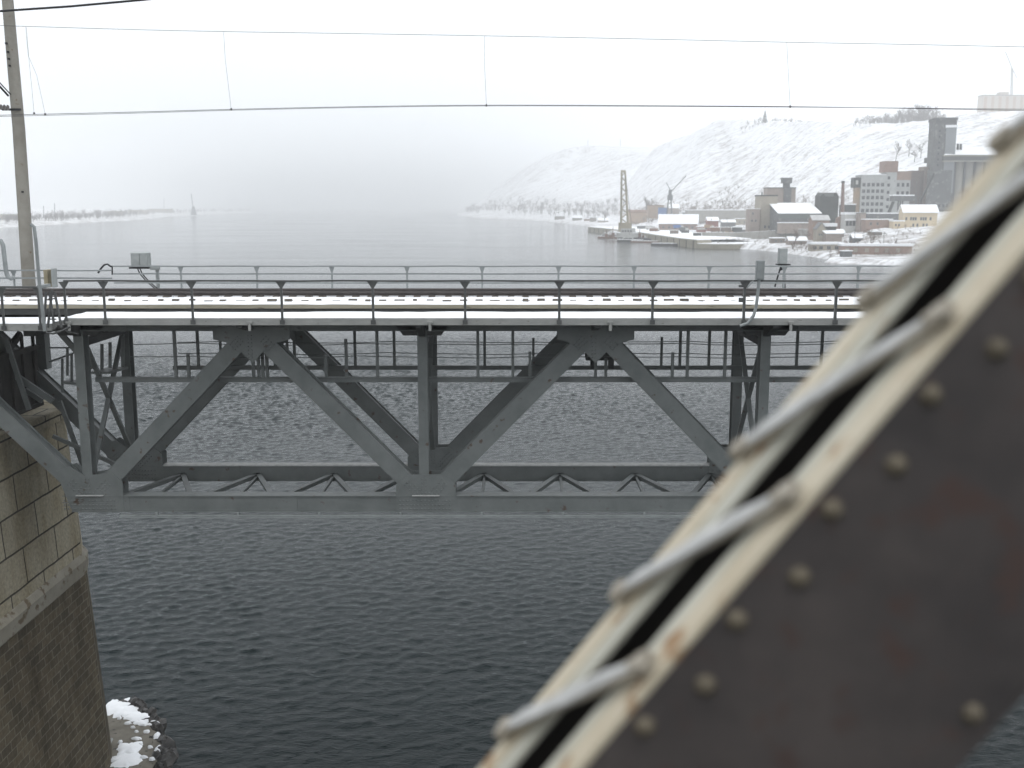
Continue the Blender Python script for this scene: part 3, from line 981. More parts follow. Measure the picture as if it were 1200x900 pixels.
# hooped ladder stile at the joint
m = MB()
for (a, b) in (((58, 342), (64, 386)), ((61, 340), (56, 384)), ((54, 342), (52, 378)), ((64, 342), (72, 384))):
    m.tube([on_y(*a, YR - .15), on_y(*b, YR - .25)], .035, 6)
for py in (350, 362, 374):
    m.tube([on_y(57, py, YR - .2), on_y(66, py, YR - .2)], .02, 6)
m.tube([on_y(53, 383, YR - .2), on_y(55, 390, YR - .3), on_y(62, 391, YR - .3), on_y(72, 388, YR - .25), on_y(82, 383, YR - .2)], .03, 6)
m.tube([on_y(60, 387, YR + .1), on_y(68, 383, YR + .2), on_y(80, 389, YR + .2), on_y(92, 391, YR + .2)], .03, 6)
m.build('joint_ladder', STEEL2, span)

# ------------------------------------------------------------------ track
track = empty('railway_track', (0, 34.3, ZD), 'single railway track on snowy timber sleepers along the bridge deck', 'railway track')
ZS = zat(350.2, 33.35)                    # sleeper top
zt_ = zat(357, 32.3)
m = MB(); m.box((XE, 32.3, zt_ - .12), (XR, 32.52, zt_)); m.build('guard_timber', TIMBER, track)
m = MB(); m.box((XE, 32.35, ZFB + .06), (XR, 36.3, zt_ - .125)); m.build('track_stringer', UNDER, track)
YRA = 33.62
zr0 = zat(346.3, YRA)
hr = zat(342.3, YRA) - zr0
# snow lying against the sleepers, drifted up to the rail foot
n = int((XR - XE) / .09)
vs, fs = [], []
prof = [(32.31, .004), (32.36, .03), (32.62, .05), (32.9, None), (33.18, None), (33.42, None), (34.2, None), (35.0, None), (36.3, None)]
for i in range(n + 1):
    x = XE + (XR - XE) * i / n
    for j, (y, dz) in enumerate(prof):
        if dz is not None: z = zt_ + dz + .02 * float(fnoise(x * 1.7, y * 3, 5, 2))
        else:
            f = min(1, (y - 32.6) / .8)
            z = zt_ * (1 - f) + (zr0 - .035) * f + .05 * float(fnoise(x * 2.0, y * 2, 7, 3))
        if y > 36.2: z = zt_ - .1
        vs.append((x, y, z))
P = len(prof)
for i in range(n):
    for j in range(P - 1):
        a = i * P + j; fs.append((a, a + P, a + P + 1, a + 1))
m = MB(); m.add(vs, fs, 0, True); m.build('snow_cover', SNOW, track)


def rail_mb(Y, z0, h=.19):
    m = MB()
    m.box((XE, Y - .07, z0), (XR, Y + .07, z0 + .025))
    m.box((XE, Y - .012, z0 + .025), (XR, Y + .012, z0 + h - .045))
    m.box((XE, Y - .036, z0 + h - .045), (XR, Y + .036, z0 + h))
    return m


ra_ = rail_mb(YRA, zr0, hr).build('rail', RAILM, track)
rail_mb(YRA + 1.58, zr0, hr).build('rail', RAILM, track)
rail_mb(YRA + .28, zr0 + .03, hr * .78).build('guard_rail', RAILM, track)
rail_mb(YRA + 1.3, zr0 + .03, hr * .78).build('guard_rail', RAILM, track)
sp = 18.0 / F * 34.2
x = -24.0
i = 0
while i < 96 and x < 24:
    s = MB()
    j = random.uniform(-.04, .04)
    wd_ = random.uniform(.07, .17)
    s.box((x - wd_ + j, 32.93 + random.uniform(-.04, .05), ZS - .16), (x + wd_ * random.uniform(.6, 1) + j, 33.0 + random.uniform(.0, .05), zt_ + .10 + random.uniform(-.03, .03)))
    s.box((x - .13 + j, 33.0, ZS - .16), (x + .13 + j, 36.1, ZS - .02))
    s.box((x - .1 + j, YRA - .16, ZS - .03), (x + .1 + j, YRA + .16, zr0 - .002))
    s.build('sleeper', SLEEPM, track)
    x += sp; i += 1

# ------------------------------------------------------------------ pier
ZC = zat(640, 38.0)            # cornice level
ZF = 0.75                      # footing
pier = empty('bridge_pier', (-18, 20, 0), 'tall tapering stone pier with pale block courses above a darker lower shaft', 'bridge pier')


def pier_plan(off, hw=2.7):
    xc = -18.1
    w = hw + off
    t = 39.3 + off
    y0 = -9 - off
    return [(xc + w, y0 + 1), (xc + w, 36.6 + off * .4), (xc + w - .35, 37.6 + off * .7), (xc + w - 1.0, 38.5 + off * .9), (xc + w - 2.0, t - .15), (xc, t + .1),
            (xc - w + 2.0, t - .15), (xc - w + 1.0, 38.5 + off * .9), (xc - w + .35, 37.6 + off * .7), (xc - w, 36.6 + off * .4), (xc - w, y0 + 1), (xc - w + 1, y0), (xc + w - 1, y0)]


def loft(name, levels, mtl, par, cap=True):
    """levels: (z, off) bottom to top, with metre UVs round the perimeter"""
    mesh = bpy.data.meshes.new(name)
    vs, fs, uvs = [], [], []
    plans = [pier_plan(o) for z, o in levels]
    n = len(plans[0])
    base = pier_plan(levels[0][1])
    per = [0]
    for i in range(n):
        a, b = base[i], base[(i + 1) % n]
        per.append(per[-1] + math.hypot(a[0] - b[0], a[1] - b[1]))
    for (z, o), pl in zip(levels, plans):
        vs += [(p[0], p[1], z) for p in pl]
    for L_ in range(len(levels) - 1):
        for i in range(n):
            i2 = (i + 1) % n
            fs.append((L_ * n + i, L_ * n + i2, (L_ + 1) * n + i2, (L_ + 1) * n + i))
            z0, z1 = levels[L_][0], levels[L_ + 1][0]
            if abs(z1 - z0) < .02: z1 = z0 + .3
            uvs += [(per[i], z0), (per[i + 1], z0), (per[i + 1], z1), (per[i], z1)]
    top = len(levels) - 1
    fs.append(tuple(top * n + i for i in range(n)))
    uvs += [(vs[top * n + i][0], vs[top * n + i][1]) for i in range(n)]
    mesh.from_pydata(vs, [], fs)
    uvl = mesh.uv_layers.new(name='UVMap')
    for i, uv in enumerate(uvs): uvl.data[i].uv = uv
    mesh.materials.append(mtl)
    o = bpy.data.objects.new(name, mesh); COL.objects.link(o)
    o.parent = par
    mesh.transform(Matrix.Translation(-Vector(par.location)))
    b = o.modifiers.new('bevel', 'BEVEL'); b.width = .05; b.segments = 2; b.limit_method = 'ANGLE'; b.angle_limit = R(40)
    return o


loft('lower_shaft', [(ZF - 3, .32), (ZF + .02, .28), (ZC - .55, -.1)], RUBBLE, pier)
loft('cornice', [(ZC - .552, -.08), (ZC - .53, -.03), (ZC - .02, -.03), (ZC + .22, -.16)], mat('cornice_stone', (0.17, 0.155, 0.12), 0.9, (0.24, 0.225, 0.185), .9, .5, .4, third=(0.10, 0.075, 0.045), third_cut=.55), pier)
loft('upper_shaft', [(ZC + .2, -.17), (ZPT - .42, -.42)], BLOCKS, pier)
loft('cap', [(ZPT - .418, -.34), (ZPT, -.36)], BLOCKS, pier)
# pedestal under the bearings
m = MB(); m.box((-20.6, 31.0, ZPT), (-17.0, 36.4, ZPT + .38)); m.build('bearing_plinth', MATS['cornice_stone'], pier, bevel=.03)
# footing, just above the river, its rim broken
n = 90
rim = []
pl = pier_plan(0)
cx, cy = -18.6, 15.5
pts = pier_plan(1.75)
# resample
seg = []
for i in range(len(pts)):
    a, b = Vector((*pts[i], 0)), Vector((*pts[(i + 1) % len(pts)], 0))
    k = max(2, int((b - a).length / .3))
    for t in range(k): seg.append(a.lerp(b, t / k))
fv, ff = [], []
ns_ = len(seg)
for lev, (z, ex) in enumerate(((-2.5, .25), (-.15, .12), (ZF - .12, .0), (ZF, -.22))):
    for i, p in enumerate(seg):
        d = (p - Vector((-18.1, max(-6, min(p.y, 36.5)), 0))).normalized()
        jit = (float(fnoise(i * .45, lev * .6, 17, 3)) * .9 + float(fnoise(i * 1.3, 3, 23, 2)) * .45) * (1 if lev < 3 else .9)
        q = p + d * (ex + jit)
        fv.append((q.x, q.y, z + (.10 * float(fnoise(i * .8, lev, 29, 2)) if lev >= 2 else 0)))
for lev in range(3):
    for i in range(ns_):
        i2 = (i + 1) % ns_
        ff.append((lev * ns_ + i, lev * ns_ + i2, (lev + 1) * ns_ + i2, (lev + 1) * ns_ + i))
ff.append(tuple(3 * ns_ + i for i in range(ns_)))
m = MB(); m.add(fv, ff)
WETROCK = mat('wet_black_rock', (0.02, 0.02, 0.02), .5, (0.06, 0.055, 0.05), 3, .5, .5)
foot = m.build('footing', mat('wet_concrete', (0.10, 0.09, 0.07), 0.8, (0.17, 0.155, 0.125), 1.5, .5, .4, third=(0.045, 0.04, 0.034), third_cut=.6), pier)


def snow_patch(name, cx, cy, rx, ry, z, seed, par, th=.07):
    rr = random.Random(seed)
    N = 40
    vs, fs = [], []
    rings = 4
    for k in range(rings + 1):
        f = k / rings
        for i in range(N):
            a = 2 * math.pi * i / N
            w = 1 + 1.1 * float(fnoise(math.cos(a) * 2.2 + seed, math.sin(a) * 2.2, seed, 4))
            vs.append((cx + math.cos(a) * rx * f * w, cy + math.sin(a) * ry * f * w, z + th * (1 - f ** 3) + .03 * float(fnoise(cx + f * 5, a, seed, 2)) - (.03 if k == rings else 0)))
    for k in range(rings):
        for i in range(N):
            i2 = (i + 1) % N
            fs.append((k * N + i, k * N + i2, (k + 1) * N + i2, (k + 1) * N + i))
    m = MB(); m.add(vs, fs, 0, True)
    return m.build(name, SNOW, par)


for q, (px, py, rx, ry) in enumerate(((134, 829, .5, .75), (146, 834, .5, .5), (159, 840, .5, .4), (171, 847, .45, .3), (152, 877, .5, .55), (146, 891, .6, .55), (160, 866, .2, .1), (184, 862, .12, .3), (186, 878, .14, .25), (172, 858, .14, .1), (165, 873, .1, .06), (168, 850, .16, .08), (150, 848, .14, .08), (140, 842, .1, .1), (176, 876, .1, .08), (168, 888, .16, .1), (178, 890, .12, .1), (160, 858, .08, .06), (141, 870, .08, .1), (156, 853, .1, .05))):
    c = on_z(px, py, ZF)
    snow_patch('snow_patch', c.x, c.y, rx, ry, ZF + .02, 40 + q, foot)
# dark ice lumps hanging on the broken rim
for q in range(0):
    i_ = rng.integers(0, ns_)
    px_, py_ = 128 + q * 2.5 + random.uniform(-2, 2), 0
rr = random.Random(5)
for (px, py) in ((150, 826), (160, 830), (168, 835), (176, 841), (181, 846), (184, 852), (187, 858), (186, 866), (188, 872), (185, 879), (187, 886), (184, 893), (181, 899), (176, 906)):
    c = on_z(px + rr.uniform(-1, 2), py + rr.uniform(-1, 1), ZF - .15)
    m = MB()
    for s_ in range(3):
        a_, b_ = rr.uniform(.15, .4), rr.uniform(.2, .55)
        m.dome(c + Vector((rr.uniform(-.3, .3), rr.uniform(-.3, .3), rr.uniform(-.35, -.1))), (rr.uniform(-.4, .4), rr.uniform(-.4, .4), 1), a_, b_, 7)
    m.v = [(v[0] + rr.uniform(-.09, .09), v[1] + rr.uniform(-.09, .09), v[2] + rr.uniform(-.08, .08)) for v in m.v]; m.sm = [False] * len(m.sm)
    m.build('ice_lump', WETROCK, foot)
# a pale pipe lying along the foot of the shaft
m = MB(); m.tube([on_z(131, 866, ZF + .15), on_z(126, 876, ZF + .1), on_z(118, 888, ZF + .12), on_z(108, 900, ZF + .1), on_z(98, 915, ZF + .1)], .06, 8)
m.build('drain_pipe', SLAB, pier)

# ------------------------------------------------------------------ own bridge: the riveted diagonal right beside the camera
YW = 2.25                                   # near web
A = on_y(685, 900, YW); B = on_y(1186, 317, YW)
e1 = (B - A).normalized()
e2 = Vector((e1.z, 0, -e1.x))               # down-right, across the web
up = -e2                                    # normal of the laced face
kfar = .804
YW2 = YW / kfar                             # far web
gird = empty('bridge_diagonal', A - e1 * 2.6, 'dark riveted steel diagonal with cream laced edge, blurred and close in the right foreground', 'bridge girder')


def gp(a, y, c=0.0):                        # a metres up the member, y depth, c metres above the laced face
    return Vector((A.x, 0, A.z)) + e1 * a + up * c + Vector((0, y, 0))


a0, a1 = -2.6, 3.6
WD = .665
Lw_ = MB()
Lw_.prism([gp(a0, YW, -WD), gp(a1, YW, -WD), gp(a1, YW, -.002), gp(a0, YW, -.002)], (0, .016, 0))
web = Lw_.build('web_plate', WEB, gird)
w2 = MB(); w2.prism([gp(a0, YW2 - .016, -WD), gp(a1, YW2 - .016, -WD), gp(a1, YW2 - .016, -.002), gp(a0, YW2 - .016, -.002)], (0, .016, 0)); w2.build('web_plate', DARKIN, gird)
GW = YW2 - YW
s1, s2 = .30 * GW, .33 * GW


def strip(y0, y1, c0, c1, mtl, name):
    m = MB(); m.prism([gp(a0, y0, c0), gp(a0, y1, c0), gp(a0, y1, c1), gp(a0, y0, c1)], e1 * (a1 - a0)); return m.build(name, mtl, gird)


strip(YW - .004, YW + s1 * .62, 0, .014, CREAM, 'flange_angle')
strip(YW + s1 * .62 - .001, YW + s1, -.004, .010, CREAM2, 'flange_angle')
strip(YW2 - s2, YW2 - s2 * .55, -.004, .010, CREAM2, 'flange_angle')
strip(YW2 - s2 * .55 - .001, YW2 + .004, 0, .014, CREAM, 'flange_angle')
strip(YW, YW2, -WD - .014, -WD - .002, WEB, 'bottom_plate')


def on_face(px, py):
    """where the sight line meets the laced face: (a, y)"""
    d = on_y(px, py, 1.0) - Vector((0, 0, H))
    n = up
    k = (Vector((A.x, 0, A.z)) - Vector((0, 0, H))).dot(n) / d.dot(n)
    p = Vector((0, 0, H)) + d * k
    return (p - Vector((A.x, 0, A.z))).dot(e1), p.y


ends = [((600, 836), (792, 757)), ((725, 692), (937, 585)), ((868, 533), (1105, 400))]
ab = [(on_face(*p)[0], on_face(*q)[0]) for p, q in ends]
pitch = (ab[2][0] - ab[0][0]) / 2
skew = sum(q - p for p, q in ab) / 3
print('lacing pitch', pitch, 'skew', skew, 'box', GW)
k = -3
while ab[0][0] + pitch * k < a1 - .4:
    ao = ab[0][0] + pitch * k
    if ao > a0 + .05:
        p = gp(ao, YW2 - .012, .040); q = gp(ao + skew, YW + .028, .040)
        m = MB(); m.bar(p, q, .014, .052, up); m.bar(p.lerp(q, .0), p.lerp(q, .06), .03, .05, up); m.bar(p.lerp(q, .94), q, .03, .05, up)
        for c in (p.lerp(q, .07), p.lerp(q, .93)):
            m.dome(c + up * .008, up, .018, .014, 8)
        lb = m.build('lacing_bar', LACE, gird)
        # frozen snow riding on the bar
        dn = (q - p).normalized(); sidev = dn.cross(up)
        vs, fs = [], []
        N = 40
        for i in range(N + 1):
            f = i / N
            c = p.lerp(q, .01 + f * .95)
            tp_ = min(1, .25 + f / .22, .2 + (1 - f) / .25)
            wv = .027 * (1 + .6 * float(fnoise(f * 7 + k, 2 + k, 3, 4))) * tp_
            hv = .007 * (1 + 1.5 * float(fnoise(f * 6, k * 3, 13, 4))) * tp_
            for g_, hh in ((-1, -.1), (-.93, .75), (-.3, 1), (.4, .95), (.93, .7), (1, -.1)):
                vs.append(c + sidev * wv * g_ + up * (.0085 + hv * hh))
        for i in range(N):
            for j in range(5):
                fs.append((i * 6 + j, i * 6 + j + 1, (i + 1) * 6 + j + 1, (i + 1) * 6 + j))
        m = MB(); m.add(vs, fs, 0, True); m.build('snow', FROST, lb)
    k += 1
# rivets on the web: a staggered double row along the edge, one along the lower edge
riv_px = [(755, 851), (827, 803), (862, 730), (935, 680), (973, 600), (1050, 546), (1090, 463), (1165, 410)]
def on_web(px, py):
    p = on_y(px, py, YW); v = p - Vector((A.x, YW, A.z)); return v.dot(e1), v.dot(e2)
rc = [on_web(*p) for p in riv_px]
pa = (rc[6][0] - rc[0][0]) / 3
c_in, c_out = sum(r[1] for r in rc[0::2]) / 4, sum(r[1] for r in rc[1::2]) / 4
ha = rc[1][0] - rc[0][0]
print('rivet pitch', pa, c_in, c_out)
rl = on_web(1140, 836)
a = rc[0][0] - pa * 7
while a < a1 - .2:
    if a > a0 + .1:
        for aa, cc in ((a, c_in), (a + ha, c_out), (a + (rl[0] - rc[0][0]) % pa, rl[1])):
            m = MB(); m.dome(gp(aa, YW, -cc), (0, -1, 0), .025, .022, 14)
            m.build('rivet', RIVET, gird)
    a += pa

# ================================================================== LINE EQUIPMENT ON THE BRIDGE
YM = 38.2
mast = empty('catenary_mast', on_y(35, 345, YM), 'stained concrete overhead line mast rising beside the far railing at the left', 'mast')
m = MB(); m.tube([on_y(34.5, 352, YM), on_y(34, 335, YM), on_y(22, 150, YM), on_y(8, -10, YM), on_y(-2, -140, YM)], .25, 16, r2=.165)
m.build('shaft', CONCM, mast)
m = MB(); b = on_y(16, 108, YM)
m.tube([b + Vector((-.1, -.2, -.15)), b + Vector((-1.3, -2.4, 2.2))], .035, 6)
m.tube([b + Vector((-.02, -.2, -.1)), b + Vector((-1.25, -2.4, 2.25))], .02, 6)
m.build('bracket_arm', CABLE, mast)
m = MB(); b = on_y(18, 129, YM); m.bar(b + Vector((-.35, -.22, 0)), b + Vector((.3, -.22, 0)), .06, .07); m.tube([b + Vector((-.3, -.22, 0)), b + Vector((-.75, -.9, .12)), b + Vector((-2.2, -3.0, .2))], .03, 6); m.build('steady_arm', CABLE, mast)
m = MB(); c = on_y(2, 125.5, YM - .7)
for i in range(4): m.dome(c + Vector((-.1 + .07 * i, -.1 + .1 * i, 0)), (.6, .8, 0), .10, .05, 10)
m.build('insulator', mat('porcelain', (.22, .2, .19), .3), mast)
m = MB(); b = on_y(30, 262, YM)
m.tube([on_y(37, 264, YM - .25), on_y(41, 268, YM - .25), on_y(43, 285, YM - .25), on_y(47, 350, YM - .25)], .035, 6); m.build('earth_wire', STEEL3, mast)
for (px, py) in ((11, 52), (13, 62), (14, 70), (15, 78), (30, 225)):
    m = MB(); m.box(on_y(px, py, YM) + Vector((-.03, -.27, -.03)), on_y(px, py, YM) + Vector((.03, -.2, .03))); m.build('bolt', CABLE, mast)

YC = 34.6
line = empty('overhead_line', on_y(600, 124, YC), 'thin overhead contact wires hung from a messenger wire above the bridge track', 'overhead line')


def wirepath(pts, Y, xtra=14):
    P = [on_y(px, py, Y) for px, py in pts]
    P.insert(0, P[0] + (P[0] - P[1]).normalized() * xtra)
    P.append(P[-1] + (P[-1] - P[-2]).normalized() * xtra)
    return [Vector(p) for p in catmull([tuple(p) for p in P], 6)]


m = MB(); m.tube(wirepath([(0, 30), (150, 34.5), (262, 37), (420, 39.5), (568, 42), (745, 45.5), (922, 49.5), (1060, 52), (1200, 55)], YC), .0075, 5); m.build('messenger_wire', WIRE, line)
m = MB(); m.tube(wirepath([(0, 135), (150, 131.5), (270, 128.2), (420, 125), (568, 123.3), (745, 123.8), (926, 125), (1060, 127), (1200, 129.5)], YC), .0095, 5); m.build('contact_wire', WIRE, line)
m = MB(); m.tube(wirepath([(0, 136.5), (150, 132.8), (270, 129.3), (420, 126), (568, 124.2), (745, 124.5), (926, 125.5), (1060, 126.6), (1200, 128)], YC + .12), .008, 5); m.build('contact_wire', WIRE, line)
for pts in ([(262, 37), (264, 70), (271, 128)], [(568, 42), (568, 80), (570, 123.5)], [(922, 49.5), (924, 90), (926, 125)], [(30, 31.5), (33, 65), (43, 88), (53, 134)], [(31, 32), (34, 70), (37, 100), (40, 133)]):
    m = MB(); m.tube([on_y(px, py, YC + .05) for px, py in pts], .0042, 4)
    e = on_y(*pts[-1], YC + .05); m.box(e + Vector((-.022, -.02, -.035)), e + Vector((.022, .02, .035)))
    m.build('dropper', WIRE, line)
m = MB(); m.tube([on_y(px, py, 31.0) for px, py in ((-900, 66), (-560, 52), (-260, 33), (-120, 22.5), (0, 13), (82, 7.5), (165, 0), (300, -14), (460, -34))], .031, 8)
tag(m.build('feeder_cable', CABLE, None, on_y(0, 13, 31.0)), 'thick dark feeder cable crossing the top left corner past the mast', 'cable')

# twin grey cabinet on the far railing, with cables
q = empty('equipment_cabinet', on_y(165, 340, 37.5), 'grey two door equipment cabinet clamped on the far railing with cables hanging below', 'cabinet', 'grey boxes along the bridge')
c0, c1 = on_y(156, 312.5, 37.6), on_y(175, 296, 37.6)
m = MB(); m.box((c0.x, 37.4, c0.z), (c1.x, 37.75, c1.z)); bx = m.build('body', BOXM, q, bevel=.015)
xm = on_y(163.5, 300, 37.4).x
for xa, xb in ((c0.x + .02, xm - .012), (xm + .012, c1.x - .02)):
    m = MB(); m.box((xa, 37.37, c0.z + .03), (xb, 37.402, c1.z - .02)); m.build('door', BOXM, q, bevel=.008)
m = MB(); m.box((c0.x - .05, 37.3, c0.z - .06), (c1.x + .05, 37.8, c0.z - .004)); m.build('shelf', CABLE, q)
for s in (0, 2.8):
    m = MB(); m.tube([on_y(161 + s, 314, 37.4), on_y(164 + s, 321, 37.38), on_y(172 + s, 330, 37.35), on_y(184 + s, 340, 37.3)], .022, 6); m.build('cable', CABLE, q)
m = MB(); m.box(on_y(182, 314, 37.5), on_y(188, 342, 37.6)); m.box(on_y(175.5, 313, 37.4), on_y(188, 316, 37.6)); m.build('bracket_post', BOXM, q)
m = MB(); m.tube([on_y(115, 320, 37.3), on_y(118, 315, 37.3), on_y(122, 310.5, 37.3), on_y(126, 309.5, 37.3), on_y(130, 312.5, 37.3), on_y(132, 312, 37.3)], .035, 6); m.tube([on_y(131.5, 312, 37.3), on_y(131.5, 322, 37.3)], .025, 6)
tag(m.build('cable_stub', CABLE, None, on_y(125, 318, 37.3)), 'short black bent cable end arching over the far railing', 'cable')
q = empty('equipment_cabinet', on_y(60, 340, 36.9), 'ochre and grey box standing close to the concrete mast by the joint', 'cabinet', 'grey boxes along the bridge')
m = MB(); m.box(on_y(52, 337, 36.8), on_y(61, 315.5, 37.2)); m.build('body', BOXB, q, bevel=.012)
m = MB(); m.box(on_y(60.8, 337, 36.7), on_y(66.5, 314, 37.1)); m.build('door', BOXM, q, bevel=.012)
q = empty('equipment_cabinet', on_y(888, 376, 29.9), 'narrow grey box on a post bolted to the near railing', 'cabinet', 'grey boxes along the bridge')
c0, c1 = on_y(885.5, 328, 29.85), on_y(896, 305, 29.85)
m = MB(); m.box((c0.x, 29.8, c0.z), (c1.x, 29.95, c1.z)); m.box((c0.x + .02, 29.785, c0.z + .03), (c1.x - .02, 29.802, c1.z - .03)); m.build('body', STEEL3, q, bevel=.008)
m = MB(); m.tube([on_y(889.5, 327, 29.88), on_y(888, 345, 29.87), on_y(886, 360, 29.86), on_y(883, 370, 29.84), on_y(876, 379, 29.82), on_y(867, 382, 29.8)], .045, 8); m.build('conduit', STEEL3, q)
m = MB(); m.tube([on_y(883, 329, 29.9), on_y(879, 333, 29.9), on_y(875, 338, 29.9)], .02, 6); m.build('cable', STEEL3, q)
m = MB(); m.box(on_y(866, 334, 29.92), on_y(876, 336.5, 29.97)); m.box(on_y(866, 349, 29.92), on_y(873, 354, 29.97)); m.build('clamp', STEEL2, q)
q = empty('equipment_cabinet', on_y(918, 335, 37.4), 'pale grey box on crossed legs beyond the far railing at the right', 'cabinet', 'grey boxes along the bridge')
c0, c1 = on_y(912.5, 309, 37.4), on_y(922.5, 291, 37.4)
m = MB(); m.box((c0.x, 37.3, c0.z), (c1.x, 37.6, c1.z)); m.build('body', BOXM, q, bevel=.012)
m = MB(); m.box(on_y(911.5, 311, 37.3), on_y(923.5, 308.8, 37.65)); m.build('base_plate', CABLE, q)
m = MB(); m.tube([on_y(916, 310, 37.4), on_y(912, 322, 37.4), on_y(908, 336, 37.35)], .03, 6); m.tube([on_y(914, 316, 37.38), on_y(922, 312, 37.38)], .05, 6); m.tube([on_y(919, 310, 37.42), on_y(919.5, 338, 37.42)], .035, 6); m.build('leg', CABLE, q)
m = MB(); m.tube([on_y(-4, 281.5, 37.0), on_y(1, 282, 37.0), on_y(3.5, 287, 37.0), on_y(7, 318, 37.0), on_y(9, 324, 37.0), on_y(13, 326.5, 37.0), on_y(17, 325, 37.0)], .075, 10)
tag(m.build('bent_pipe', STEEL3, None, on_y(9, 325, 37.0)), 'grey bent pipe rising above the far railing left of the mast', 'pipe')
m = MB(); m.tube([on_y(36, 263, 29.4), on_y(40, 266, 29.4), on_y(42, 282, 29.4), on_y(46, 330, 29.4), on_y(52.5, 388, 29.4)], .05, 8)
m.box(on_y(46, 336, 29.4) + Vector((-.06, 0, -.04)), on_y(46, 336, 29.4) + Vector((.06, .6, .04)))
tag(m.build('curved_pole', STEEL3, None, on_y(52.5, 388, 29.4)), 'slim grey pole with hooked top standing in front of the mast', 'pole')

# ================================================================== THE RIGHT BANK
def W(name, c, c2=None, scale=.35, third=None, cut=.62, am=.5):
    return mat(name, c, .9, c2 or tuple(x * .8 for x in c), scale, am, third=third, third_cut=cut)


BRICK = W('old_brick', (0.20, 0.125, 0.10), (0.27, 0.185, 0.15))
PINK = W('pinkish_render', (0.32, 0.265, 0.23), (0.24, 0.20, 0.175), third=(0.16, 0.14, 0.125))
BEIGE = W('beige_render', (0.36, 0.32, 0.26), (0.30, 0.27, 0.22), third=(0.2, 0.18, 0.16))
WHITEW = W('white_panels', (0.42, 0.43, 0.42), (0.34, 0.35, 0.34), third=(0.22, 0.22, 0.21))
GREYC = W('grey_concrete', (0.13, 0.135, 0.135), (0.085, 0.088, 0.088), .16, third=(0.2, 0.2, 0.19), cut=.56)
GREYD = W('dark_cladding', (0.035, 0.04, 0.037), (0.06, 0.065, 0.06))
ORANGE = W('orange_panels', (0.36, 0.25, 0.16), (0.28, 0.21, 0.15), third=(0.2, 0.17, 0.14))
ORBRICK = W('orange_brick', (0.30, 0.205, 0.16), (0.23, 0.165, 0.135), third=(0.15, 0.12, 0.10))
CREAMW = W('cream_wall', (0.62, 0.52, 0.36), (0.55, 0.46, 0.33))
SILOC = W('silo_concrete', (0.30, 0.29, 0.25), (0.22, 0.215, 0.195), .1)
SILOD = W('silo_joint', (0.10, 0.105, 0.105))
QUAYM = W('quay_concrete', (0.32, 0.29, 0.22), (0.25, 0.225, 0.17), .2, third=(0.15, 0.13, 0.10))
GLASS = mat('dark_window', (0.04, 0.045, 0.05), 0.25)
FRAMEM = mat('window_frame', (0.30, 0.30, 0.29), .7)
TINR = W('tin_roof', (0.16, 0.16, 0.165), (0.22, 0.22, 0.22))
RUST = W('rust', (0.14, 0.075, 0.05), (0.2, 0.11, 0.07))
HULL = W('hull_black', (0.03, 0.03, 0.032), (0.06, 0.055, 0.05))
SHIPW = W('ship_white', (0.5, 0.5, 0.48), (0.42, 0.42, 0.4))
CRANEM = W('crane_paint', (0.40, 0.35, 0.25), (0.33, 0.29, 0.21))
CRANEG = W('crane_grey', (0.13, 0.135, 0.14))
BLUE = W('blue_paint', (0.08, 0.16, 0.36))
REDP = W('red_paint', (0.24, 0.10, 0.08))
WOODH = W('shed_wood', (0.14, 0.115, 0.095), (0.19, 0.16, 0.13))
FENCE = W('fence_concrete', (0.33, 0.32, 0.29), (0.26, 0.25, 0.23))
BARK = mat('winter_twigs', (0.115, 0.095, 0.085), .9)
BARKB = mat('brown_twigs', (0.15, 0.11, 0.085), .9)
FIRM = mat('fir_needles', (0.035, 0.05, 0.04), .9)


